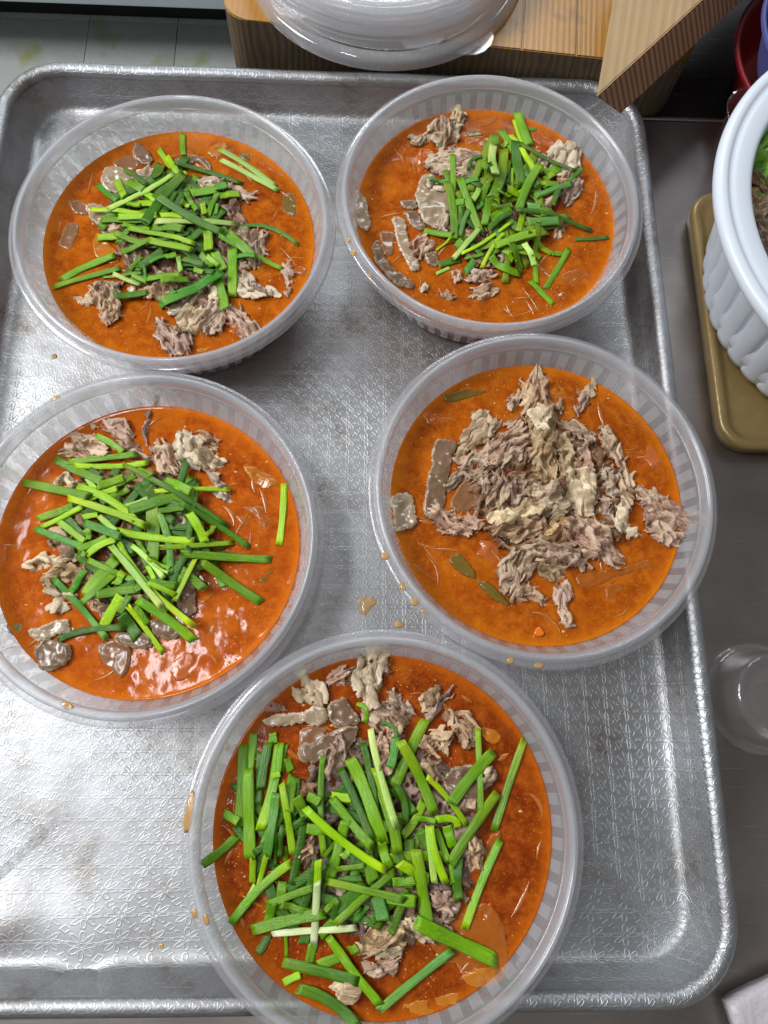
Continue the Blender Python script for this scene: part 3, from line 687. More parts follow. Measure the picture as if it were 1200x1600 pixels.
def piece(b, crop, kind, pts, thick=1.0, fibre=None, label=None):
    mat, T, det, rag, ew, lift, nm, phrase, cat = KIND[kind]; T *= thick
    pid[0] += 1; sd = pid[0]*11
    smooth_k = kind in ('skin', 'skinp', 'skinb', 'onion', 'pepper', 'leek', 'carrot', 'cabbage')
    P = np.array([at(*full(crop, x, y), SOUPZ[b]+.002)[:2] for x, y in pts])
    z1 = float(np.median(fsample(b, P[:, 0], P[:, 1])))+T*.6
    P = np.array([at(*full(crop, x, y), z1)[:2] for x, y in pts])
    P = chaikin(P, 2, .16) if kind in ('skin', 'skinp', 'skinb', 'leek') else chaikin(P, 1)
    if kind in ('onion', 'pepper', 'leek', 'cabbage'): P = P+np.array([[pid[0]*.37 % 1-.5, (pid[0]*.71) % 1-.5]])*0
    c = P.mean(0); Q = P-c; w, v = np.linalg.eigh(Q.T@Q); ax = v[:, 1]; ang = math.atan2(ax[1], ax[0])
    if fibre is not None: ang = fibre
    step = (.00046 if kind != 'dark' else .00075) if not smooth_k else .0005
    mrg = .002 if smooth_k else .004
    lo = P.min(0)-mrg; hi = P.max(0)+mrg
    nx = int((hi[0]-lo[0])/step)+2; ny = int((hi[1]-lo[1])/step)+2
    X, Y = np.meshgrid(lo[0]+np.arange(nx)*step, lo[1]+np.arange(ny)*step, indexing='ij')
    ca, sa = math.cos(ang), math.sin(ang)
    U = (X-c[0])*ca+(Y-c[1])*sa; Vv = -(X-c[0])*sa+(Y-c[1])*ca
    d0 = sdf_poly(P, X, Y); tone = np.full(X.shape, .5)
    if smooth_k:
        d = d0+(fbm(U*150+sd, Vv*190, sd+4, 2)-.45)*2.4*rag+(fbm(U*600+sd, Vv*900, sd, 2)-.5)*1.0*rag
        D = (fbm(U*160+sd, Vv*160, sd+5, 2)-.5)*2*det
    else:
        rs = random.Random(sd); area_ = float((d0 > 0).sum())*step*step
        wx_ = (fbm(X*130, Y*130, sd+61, 2)-.5)*.006; wy_ = (fbm(X*130+9, Y*130, sd+62, 2)-.5)*.006
        XX, YY = X+wx_, Y+wy_
        fw = {'meat': 1.0, 'pink': .9, 'olive': 1.25, 'fat': 1.7, 'dark': 1.3}[kind]
        ns = max(5, int(area_/(.0105*.0021*fw)*{'dark': 1.3}.get(kind, 2.6)))
        ext = math.sqrt(area_)
        inside = np.argwhere(d0 > .0004)
        if len(inside) < 4: return None
        d = np.where(d0 > .0012, .0012, d0)*.5-.0002+(fbm(U*500, Vv*600, sd, 2)-.5)*.0014
        hh_ = np.where(d > 0, -.0004, -1.0)
        for k in range(ns):
            q = inside[rs.randrange(len(inside))]; px0, py0 = X[q[0], q[1]], Y[q[0], q[1]]
            dd0 = d0[q[0], q[1]]
            L_ = rs.uniform(.0026, .0074)*min(1.25, max(.55, ext/.016))*(1.15 if kind == 'dark' else 1); w_ = rs.uniform(.0005, .0017)*fw
            an = ang+rs.gauss(0, .34 if kind != 'dark' else .8)
            if rs.random() < .12: an += rs.uniform(-1.2, 1.2)
            c2_, s2_ = math.cos(an), math.sin(an)
            uu = ((XX-px0)*c2_+(YY-py0)*s2_)/L_; v0 = -(XX-px0)*s2_+(YY-py0)*c2_ + rs.uniform(-.25, .25)*L_*uu*uu
            wl = w_*np.clip(1-np.abs(uu)**rs.choice([2.2, 3, 5]), 0, 1)**.6*(.75+.5*vnoise(uu*3+k, uu*0+k, sd+k))
            vv_ = v0/np.maximum(wl, 1e-5)
            m_ = (np.abs(uu) < 1) & (np.abs(vv_) < 1) & (d0 > -.0022*min(1, dd0/.001+.4))
            base_h = rs.uniform(0, T*.85)*min(1.0, .35+dd0/.004); tilt = rs.uniform(-.32, .32); pit = rs.uniform(-.16, .16)
            hk = base_h+tilt*v0+pit*uu*L_+w_*.5*np.sqrt(np.clip(1-vv_**2, 0, 1))-np.abs(uu)**3*.0004
            hk = hk+(vnoise(uu*L_*300, v0*2600, sd+k*3)-.5)*.00026
            up = m_ & (hk > hh_); hh_[up] = hk[up]; tone[up] = rs.random()
            d = np.maximum(d, np.where(m_, (1-np.abs(vv_))*wl*.8+.00005, -1))
        D = hh_+.0004
    gxx, gyy = np.gradient(d, step); gl = np.hypot(gxx, gyy)+1e-6
    ins = d > 0
    near = ins & (d < step) & (smooth_k)
    X2 = np.where(near, X-gxx/gl*d*.9, X); Y2 = np.where(near, Y-gyy/gl*d*.9, Y)
    e = np.clip(d/ew, 0, 1); dome = np.sqrt(1-(1-e)**2) if smooth_k else np.ones_like(d)*.25
    bf = blur(SF[b], 3 if smooth_k else 2); save = SF[b]; SF[b] = bf; base = fsample(b, X, Y); SF[b] = save
    if smooth_k and lift == 0: 
        bm_ = base[ins].mean() if ins.any() else 0; base = base*.45+bm_*.55
    top = base+lift+T*dome+D*np.clip(d/.0012, 0, 1) if smooth_k else base+D
    curl = 0.0
    top = np.maximum(top, base-.0006+lift*.3) if lift == 0 else top
    bot = top-np.maximum(T*.75*dome, .0003)-.0002
    idx = -np.ones(X.shape, int); ii = np.argwhere(ins); 
    if len(ii) < 6: return None
    N = len(ii); idx[ins] = np.arange(N)
    oz = float(base[ins].mean())
    tx = ((X2-c[0])*ca+(Y2-c[1])*sa)[ins]; ty = (-(X2-c[0])*sa+(Y2-c[1])*ca)[ins]
    V = list(zip(tx, ty, top[ins]-oz))+list(zip(tx, ty, bot[ins]-oz))
    a_ = idx[:-1, :-1]; b_ = idx[1:, :-1]; c_ = idx[1:, 1:]; d_ = idx[:-1, 1:]
    ok = (a_ >= 0) & (b_ >= 0) & (c_ >= 0) & (d_ >= 0)
    q = np.stack([a_[ok], b_[ok], c_[ok], d_[ok]], 1)
    if len(q) < 2: return None
    F = [tuple(t) for t in q]+[tuple(t[::-1]+N) for t in q]
    E = {}
    for t in q:
        for k in range(4):
            u, w_ = int(t[k]), int(t[(k+1) % 4])
            if (w_, u) in E: del E[(w_, u)]
            else: E[(u, w_)] = 1
    for (u, w_) in E: F.append((w_, u, u+N, w_+N))
    usedv = np.zeros(2*N, bool); usedv[q.ravel()] = True; usedv[q.ravel()+N] = True
    re = -np.ones(2*N, int); re[usedv] = np.arange(usedv.sum())
    V = [V[i] for i in range(2*N) if usedv[i]]; F = [tuple(re[i] for i in f) for f in F]
    o = mesh(nm, V, F, M[mat], loc=(c[0], c[1], oz), rz=ang)
    ed = np.concatenate([np.clip(d[ins]/.004, 0, 1), np.zeros(N)])[usedv]; tn = np.concatenate([tone[ins], tone[ins]])[usedv]
    o.data.attributes.new('tone', 'FLOAT', 'POINT').data.foreach_set('value', tn.astype(np.float32))
    o.data.attributes.new('edge', 'FLOAT', 'POINT').data.foreach_set('value', ed.astype(np.float32))
    # update the field
    cx, cy = BOWL[b]; g = (np.arange(NG)-NG/2+.5)*.001
    i = np.round((X[ins]-cx)/.001+NG/2-.5).astype(int); j = np.round((Y[ins]-cy)/.001+NG/2-.5).astype(int)
    okk = (i >= 0) & (i < NG) & (j >= 0) & (j < NG)
    np.maximum.at(SF[b], (i[okk], j[okk]), top[ins][okk])
    sz = math.sqrt(abs(sum(P[k][0]*P[(k+1) % len(P)][1]-P[(k+1) % len(P)][0]*P[k][1] for k in range(len(P))))/2)
    size = 'small' if sz < .010 else ('large' if sz > .019 else 'medium')
    lab = label or '%s %s %s the %s' % (size, phrase, sector(b, c[0], c[1]), WHERE[b])
    if lab in USED: lab = ('elongated ' if w[1] > 5*w[0] else ('rounded ' if w[1] < 2.2*w[0] else 'oblong '))+lab
    lab = uniq(lab, [])
    tag(o, lab, cat, '%s pieces in the bowls' % cat)
    return o
PIECES = {
1: [
 ('pepper', [(640,470),(700,430),(722,468),(665,500)], 1), ('pepper', [(285,725),(310,715),(372,790),(365,825),(300,818)], 1.4), ('leek', [(882,600),(925,600),(925,682),(882,660)], 1),
 ('leek', [(735,470),(780,478),(785,505),(760,500)], 1), ('leek', [(535,500),(570,480),(610,488),(590,505)], 1), ('pepper', [(610,1085),(662,1082),(640,1100),(612,1100)], 1),
 ('skinb', [(176,765),(205,690),(250,700),(218,782)], 1.2), ('skinb', [(350,505),(400,480),(440,500),(430,530),(360,525)], 1),
 ('skinb', [(208,620),(250,622),(290,650),(270,668),(235,668),(212,640)], 1.3), ('onion', [(920,830),(960,835),(955,860),(915,858)], 1),
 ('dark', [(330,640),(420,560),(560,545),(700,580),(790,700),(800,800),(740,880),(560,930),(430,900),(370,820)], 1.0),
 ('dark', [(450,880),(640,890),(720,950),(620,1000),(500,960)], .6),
 ('skinp', [(315,540),(330,518),(375,525),(435,560),(405,610),(345,600),(318,575)], 1),
 ('skin', [(410,485),(425,437),(450,455),(480,500),(468,512),(440,512)], 1.2), ('fat', [(405,545),(470,510),(502,520),(492,560),(440,568)], 1),
 ('skinp', [(265,640),(310,635),(345,650),(340,690),(318,705),(285,690)], 1.1),
 ('meat', [(300,682),(340,670),(385,682),(392,722),(340,732),(308,718)], 1.1),
 ('skin', [(572,505),(600,484),(640,490),(662,520),(655,545),(642,520),(615,505),(585,512)], 1),
 ('pink', [(625,560),(680,558),(735,578),(812,606),(790,612),(800,625),(740,628),(640,600)], 1.0),
 ('fat', [(640,560),(700,560),(720,585),(660,600)], 1.0),
 ('meat', [(755,725),(790,715),(838,720),(828,760),(832,820),(790,835),(765,780)], 1.3),
 ('pink', [(884,825),(900,795),(912,830),(913,870),(900,935),(884,870)], 1.0),
 ('fat', [(735,862),(775,860),(810,880),(885,922),(830,918),(790,930),(735,915)], 1.0), ('meat', [(780,868),(840,890),(885,922),(800,905)], .8),
 ('meat', [(268,895),(320,868),(378,875),(384,905),(340,925),(300,915)], 1.4),
 ('fat', [(215,938),(240,925),(262,932),(300,920),(318,945),(285,952),(255,955)], 1.0),
 ('meat', [(300,905),(345,895),(375,930),(383,985),(345,1008),(310,1008),(290,960)], 1.5),
 ('fat', [(390,885),(440,900),(430,920),(400,915)], 1), ('meat', [(430,890),(520,880),(560,905),(520,935),(460,930)], 1.2),
 ('skinp', [(520,962),(560,945),(625,905),(628,915),(590,960),(540,985)], 1),
 ('pink', [(490,990),(520,1000),(560,1020),(612,1035),(600,1085),(552,1122),(515,1095),(485,1072)], 1.5),
 ('fat', [(560,975),(600,945),(642,950),(640,990),(615,1040),(570,1040),(545,1010)], 1.4), ('olive', [(520,1000),(560,1010),(580,1040),(540,1035)], 1.1),
 ('meat', [(635,955),(690,935),(720,955),(700,1000),(690,1042),(640,1045),(615,1020)], 1.4), ('fat', [(640,905),(680,900),(685,945),(650,950)], 1),
 ('pink', [(698,965),(740,942),(760,980),(800,998),(825,1015),(800,1050),(758,1058),(715,1022)], 1.5),
 ],
2: [
 ('onion', [(490,292),(575,284),(582,322),(500,318)], 1.2), ('cabbage', [(718,278),(780,290),(825,318),(805,335),(730,302)], 1.2), ('onion', [(790,795),(860,735),(920,750),(930,790),(860,800),(800,870)], .8),
 ('leek', [(490,275),(530,262),(575,285),(500,290)], 1), ('pepper', [(205,770),(260,800),(330,860),(280,850)], .8), ('cabbage', [(330,330),(355,310),(350,420),(325,430)], .8),
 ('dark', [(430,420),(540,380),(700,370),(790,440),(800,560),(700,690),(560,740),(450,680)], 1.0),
 ('fat', [(298,298),(345,275),(372,262),(400,290),(370,310),(310,318)], 1.0), ('fat', [(370,240),(440,215),(505,235),(478,260),(468,332),(420,330),(372,300)], 1.3),
 ('meat', [(378,232),(410,222),(440,222),(465,245),(440,292),(415,300),(390,270)], 1.6), ('fat', [(440,205),(470,180),(474,205),(500,215),(480,250),(450,240)], 1),
 ('meat', [(358,372),(400,345),(440,330),(500,320),(545,335),(572,380),(560,420),(470,440),(400,410),(365,395)], 1.5),
 ('meat', [(450,410),(560,380),(580,420),(500,440)], 1.5), ('meat', [(300,300),(345,290),(340,315)], .7),
 ('skinp', [(342,425),(380,412),(440,470),(450,540),(430,595),(375,600),(345,565),(330,495)], 1.4), ('fat', [(350,430),(400,425),(430,470),(380,470)], 1.3),
 ('meat', [(395,560),(430,540),(450,560),(440,600),(400,602)], 1.5),
 ('skinp', [(114,478),(135,470),(150,500),(162,525),(176,590),(160,612),(140,600),(120,560)], 1.3),
 ('skin', [(285,548),(322,542),(345,575),(358,602),(335,608),(305,580)], 1.1), ('skin', [(264,512),(290,502),(328,506),(330,535),(285,535)], 1),
 ('skinp', [(245,565),(285,568),(296,610),(318,690),(342,738),(315,750),(285,700),(258,640)], 1.2),
 ('skinb', [(203,615),(225,608),(252,615),(252,697),(212,686)], 1.3),
 ('skin', [(178,655),(200,643),(215,690),(240,735),(322,792),(312,808),(262,800),(205,745),(182,700)], 1.2),
 ('pink', [(308,650),(340,622),(372,625),(408,645),(380,682),(345,702),(312,688)], 1.5), ('skin', [(350,690),(395,680),(405,728),(365,728)], 1.1),
 ('fat', [(330,792),(362,788),(372,812),(345,828)], .9), ('meat', [(400,790),(430,800),(472,850),(410,848)], .8),
 ('meat', [(514,802),(540,800),(560,783),(585,795),(612,798),(600,828),(560,848),(520,856)], 1.1),
 ('meat', [(445,738),(490,730),(485,765),(478,788),(448,765)], 1.3), ('pink', [(490,752),(560,738),(605,745),(590,775),(510,792)], 1.2),
 ('meat', [(600,690),(662,700),(655,742),(620,735)], 1.3), ('pink', [(728,335),(780,345),(775,400),(735,415)], 1.2),
 ('fat', [(772,352),(800,320),(835,300),(880,318),(898,372),(862,412),(800,420),(780,380)], 1.5),
 ('meat', [(810,418),(870,400),(885,435),(840,470),(800,450)], 1.4), ('fat', [(860,430),(905,425),(900,460),(862,455)], 1.1),
 ('pink', [(820,468),(870,452),(910,466),(868,505),(862,530),(825,510)], 1.0), ('meat', [(795,565),(835,545),(842,620),(805,638)], 1.2), ('fat', [(760,500),(800,485),(795,525),(765,530)], 1.1),
 ],
3: [
 ('leek', [(262,700),(295,680),(345,730),(350,765),(300,745)], 1.4), ('leek', [(340,760),(380,765),(448,828),(440,842),(390,815)], 1.4),
 ('leek', [(243,218),(300,205),(385,205),(350,222),(262,242)], 1.2), ('onion', [(640,745),(700,735),(800,720),(872,692),(862,722),(760,752),(700,778),(645,785)], 1),
 ('onion', [(720,775),(780,765),(770,830),(735,832)], .8), ('cabbage', [(840,370),(880,350),(900,400),(870,440),(840,410)], .9), ('cabbage', [(330,640),(420,650),(415,720),(340,690)], .8),
 ('carrot', [(513,912),(530,895),(546,912),(542,928),(518,927)], 1.2), ('carrot', [(205,290),(222,282),(232,292),(215,300)], 1), ('pepper', [(560,200),(600,190),(615,215),(575,225)], 1),
 ('cabbage', [(180,260),(240,280),(270,320),(210,330)], .8), ('skinb', [(265,545),(300,470),(360,478),(372,520),(330,560),(290,560)], 1.3),
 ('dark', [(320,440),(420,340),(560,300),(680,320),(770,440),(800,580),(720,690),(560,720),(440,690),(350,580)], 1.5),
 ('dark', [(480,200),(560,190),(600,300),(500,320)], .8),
 ('skin', [(190,572),(198,500),(208,440),(228,345),(255,348),(292,358),(268,430),(248,560),(215,585)], 1.3), ('skinp', [(90,515),(160,502),(175,602),(105,628)], 1.2),
 ('pink', [(205,545),(235,535),(260,555),(310,570),(372,578),(350,610),(300,638),(225,612)], 1.3),
 ('meat', [(430,236),(460,200),(482,220),(465,265),(440,270)], 1.1), ('meat', [(572,236),(602,232),(612,265),(580,275)], 1.1),
 ('pink', [(628,205),(660,192),(685,185),(685,230),(658,282),(630,268),(652,232)], 1.1), ('fat', [(672,200),(698,162),(700,185),(685,225)], .8),
 ('olive', [(310,340),(330,290),(350,254),(385,275),(415,285),(418,320),(380,352),(330,382),(280,415)], 1.3),
 ('pink', [(378,365),(430,330),(440,275),(475,290),(488,350),(485,400),(440,430),(360,428),(300,420),(280,400),(330,385)], 1.4),
 ('meat', [(255,500),(262,455),(300,425),(370,432),(355,472),(300,470),(270,502)], 1.2),
 ('meat', [(360,455),(430,440),(442,500),(420,535),(385,545),(362,500)], 1.5), ('pink', [(428,475),(470,460),(492,465),(495,530),(455,542)], 1.4),
 ('meat', [(475,172),(520,158),(533,120),(545,168),(560,190),(552,230),(575,290),(560,330),(512,335),(485,280),(478,220)], 1.6),
 ('olive', [(488,275),(560,265),(592,300),(580,335),(585,410),(580,465),(550,470),(505,440),(515,350)], 1.7),
 ('fat', [(500,255),(545,250),(565,300),(545,330),(510,310)], 1.2),
 ('meat', [(570,285),(640,285),(700,325),(702,372),(650,345),(590,310)], 1.3), ('olive', [(580,320),(615,330),(645,400),(655,450),(600,472),(586,430)], 1.5),
 ('pink', [(640,350),(680,362),(698,420),(700,465),(660,455),(645,400)], 1.4),
 ('meat', [(710,310),(735,318),(765,350),(790,410),(820,480),(808,530),(780,542),(765,450),(735,395),(712,360)], 1.7),
 ('meat', [(700,430),(740,412),(765,470),(762,522),(728,500)], 1.4),
 ('fat', [(600,455),(650,445),(702,460),(706,510),(692,578),(645,578),(625,540),(612,500)], 1.4),
 ('pink', [(702,462),(716,490),(752,578),(738,588),(712,540)], 1.2), ('olive', [(500,482),(600,480),(632,520),(600,570),(560,582),(520,555)], 1.5),
 ('fat', [(760,530),(800,525),(798,590),(845,618),(832,642),(765,620),(748,598)], 1.2),
 ('pink', [(815,500),(835,488),(870,500),(930,515),(960,565),(1015,568),(1018,600),(962,600),(950,662),(882,655),(850,620),(845,560)], 2.0),
 ('meat', [(380,600),(440,570),(530,560),(545,610),(480,650),(405,640)], 1.4), ('fat', [(372,582),(450,545),(530,545),(542,572),(440,598),(385,592)], 1.2),
 ('olive', [(535,605),(622,570),(615,600),(560,645)], 1.2), ('pink', [(600,600),(640,578),(722,590),(745,650),(782,695),(770,728),(720,700),(680,702),(620,655)], 1.6),
 ('meat', [(480,655),(600,640),(660,690),(620,715),(500,700)], 1.4), ('pink', [(520,672),(600,672),(700,718),(692,730),(600,705),(540,695)], 1.3),
 ('meat', [(398,740),(420,700),(445,668),(500,700),(540,720),(480,762),(472,830),(440,812)], 1.5), ('olive', [(520,700),(610,710),(618,750),(570,772),(530,745)], 1.4),
 ('meat', [(445,795),(500,758),(530,790),(562,832),(548,842),(505,812),(472,836)], 1.2), ('pink', [(565,785),(600,762),(624,768),(625,830),(636,905),(602,910),(585,850)], 1.2),
 ],
4: [
 ('pepper', [(800,350),(850,362),(948,400),(930,425),(880,442),(830,400)], 1), ('onion', [(780,505),(830,485),(900,500),(925,560),(890,600),(850,560),(800,560)], .9), ('onion', [(700,720),(760,700),(800,760),(740,790)], .8),
 ('leek', [(860,740),(915,700),(920,712),(875,760)], 1), ('cabbage', [(560,1040),(600,990),(650,980),(640,1060),(590,1090)], 1.2), ('leek', [(20,885),(100,880),(90,930),(30,925)], .7), ('pepper', [(440,1130),(520,1125),(510,1150),(450,1148)], .9),
 ('dark', [(250,380),(420,350),(600,400),(690,540),(680,680),(600,830),(420,880),(280,820),(200,640),(220,480)], 1.0),
 ('pink', [(240,225),(320,222),(380,200),(400,200),(448,235),(450,280),(405,280),(372,235),(300,232)], 1.3), ('meat', [(195,310),(240,250),(300,248),(345,290),(365,325),(300,335),(225,335)], 1.5),
 ('meat', [(340,260),(400,270),(410,300),(370,310)], 1.3), ('pink', [(470,265),(480,215),(492,175),(503,182),(500,240),(488,302)], 1.0), ('pink', [(505,125),(535,118),(530,160),(513,168)], .9),
 ('meat', [(400,295),(450,268),(502,320),(480,342),(425,325)], 1.3), ('meat', [(490,320),(520,285),(560,260),(612,330),(600,385),(540,392),(510,350)], 1.6),
 ('meat', [(640,262),(700,232),(742,282),(722,312),(665,295)], 1.4), ('fat', [(575,248),(622,240),(690,290),(668,372),(640,375),(605,345)], 1.5), ('fat', [(650,345),(665,300),(685,290),(720,312),(762,335),(748,362),(690,388)], 1.4),
 ('meat', [(680,392),(720,368),(745,420),(785,470),(768,488),(702,452)], 1.4), ('meat', [(440,425),(520,405),(528,455),(465,475)], 1.5), ('meat', [(555,520),(640,508),(655,592),(590,600)], 1.5),
 ('fat', [(163,405),(215,380),(268,408),(245,440),(185,438)], 1.2), ('meat', [(150,590),(190,570),(232,580),(262,640),(205,655),(160,640)], 1.5),
 ('fat', [(80,682),(120,670),(150,645),(200,655),(262,660),(240,690),(170,705),(85,718)], 1.3), ('olive', [(135,720),(180,690),(262,690),(268,720),(230,765),(150,760)], 1.4),
 ('fat', [(140,772),(230,768),(262,800),(222,856),(200,840),(155,848),(190,800)], 1.3), ('skin', [(190,640),(240,632),(250,662),(210,668)], 1.4),
 ('meat', [(280,800),(365,788),(345,862),(290,842)], 1.3), ('skin', [(330,830),(385,820),(375,880),(335,870)], 1.2), ('meat', [(580,672),(640,660),(672,720),(630,762),(592,722)], 1.5),
 ('skin', [(600,750),(640,752),(655,790),(650,850),(615,880),(590,820)], 1.4), ('skin', [(495,870),(560,878),(625,920),(575,945),(510,920)], 1.4), ('skin', [(385,925),(440,915),(500,915),(512,960),(455,978),(405,955)], 1.5),
 ('skinp', [(98,905),(150,890),(230,868),(236,918),(180,925),(118,952)], 1.5), ('skin', [(108,975),(150,932),(200,955),(236,960),(232,1010),(180,1045),(125,1045)], 1.6), ('skinb', [(320,960),(380,935),(438,970),(430,1040),(400,1075),(345,1020)], 1.8),
 ],
5: [
 ('pepper', [(845,308),(868,303),(898,322),(888,348),(852,338)], 1.2), ('onion', [(860,590),(905,580),(880,640),(850,660)], 1), ('onion', [(700,840),(800,800),(862,762),(905,830),(920,900),(918,970),(860,990),(780,940),(720,920)], 1),
 ('pepper', [(780,962),(850,940),(912,935),(915,990),(830,1012)], 1), ('pepper', [(620,1050),(700,1030),(780,1010),(800,1040),(720,1075),(640,1072)], 1), ('cabbage', [(240,690),(300,700),(310,800),(250,770)], .9),
 ('dark', [(360,430),(500,330),(680,340),(830,460),(850,640),(790,800),(640,900),(480,880),(350,760),(330,600)], 1.0),
 ('skinb', [(355,300),(430,300),(435,345),(400,380),(355,360)], 1.3), ('pink', [(265,250),(310,235),(330,260),(280,275)], .8), ('meat', [(520,230),(600,240),(640,300),(600,340),(540,310)], 1.2),
 ('pink', [(428,185),(460,130),(512,140),(500,195),(450,198)], 1.3), ('fat', [(345,182),(375,150),(412,172),(432,235),(395,252),(345,232)], 1.4),
 ('skinp', [(250,278),(330,262),(370,262),(395,238),(430,250),(440,270),(432,298),(365,290),(300,302),(265,298)], 1.5), ('skin', [(428,240),(480,215),(498,250),(522,292),(455,312)], 1.6),
 ('skin', [(350,352),(440,318),(520,290),(508,345),(450,380),(400,402),(352,392)], 1.5),
 ('fat', [(490,165),(528,105),(575,75),(606,140),(575,170),(572,240),(540,252),(512,205)], 1.7), ('olive', [(560,120),(590,110),(606,142),(575,165)], 1.2),
 ('meat', [(580,235),(612,195),(660,240),(672,280),(612,292)], 1.5), ('olive', [(670,225),(698,192),(735,200),(732,252),(690,272)], 1.4), ('pink', [(685,278),(725,225),(762,193),(768,203),(745,250),(712,288)], 1.1),
 ('meat', [(740,272),(790,248),(835,268),(832,342),(790,358),(762,305)], 1.5), ('fat', [(725,320),(760,320),(750,378),(735,375)], 1.1), ('meat', [(678,335),(730,300),(785,320),(742,370),(700,385)], 1.4),
 ('pink', [(560,335),(600,312),(652,340),(620,400),(600,432),(555,400)], 1.4), ('pink', [(440,335),(470,320),(492,370),(462,420),(432,470),(425,425)], 1.3), ('meat', [(600,262),(645,262),(650,312),(602,312)], 1.5),
 ('olive', [(675,392),(728,388),(735,450),(690,442)], 1.2), ('skin', [(735,430),(780,402),(850,402),(885,420),(868,462),(820,512),(760,485)], 1.3), ('fat', [(845,415),(885,418),(880,450),(850,462)], .9),
 ('meat', [(800,600),(840,585),(858,640),(850,690),(805,695)], 1.3), ('meat', [(355,590),(402,578),(395,640),(385,690),(352,690)], 1.4), ('dark', [(340,440),(400,440),(400,490),(350,490)], .8),
 ('pink', [(705,752),(750,742),(785,780),(770,822),(722,805)], 1.3), ('fat', [(628,810),(675,800),(705,850),(745,882),(690,892),(652,855)], 1.2), ('skin', [(720,830),(770,840),(760,870),(725,860)], 1),
 ('olive', [(505,885),(560,840),(620,798),(645,850),(622,900),(560,930),(520,912)], 1.8), ('fat', [(545,905),(610,880),(640,905),(600,930),(560,935)], 1.3), ('meat', [(510,930),(580,930),(630,915),(600,975),(540,985)], 1.4),
 ('fat', [(425,992),(470,975),(522,990),(505,1030),(470,1040),(430,1015)], 1.1), ('pink', [(520,800),(560,790),(570,830),(530,850)], 1.4), ('meat', [(800,495),(840,490),(838,520),(805,528)], 1.0),
 ],
}
for b, lst in PIECES.items():
    for k, (kd, pts, th) in enumerate(lst):
        piece(b, 'a%d' % b, kd, pts, th)

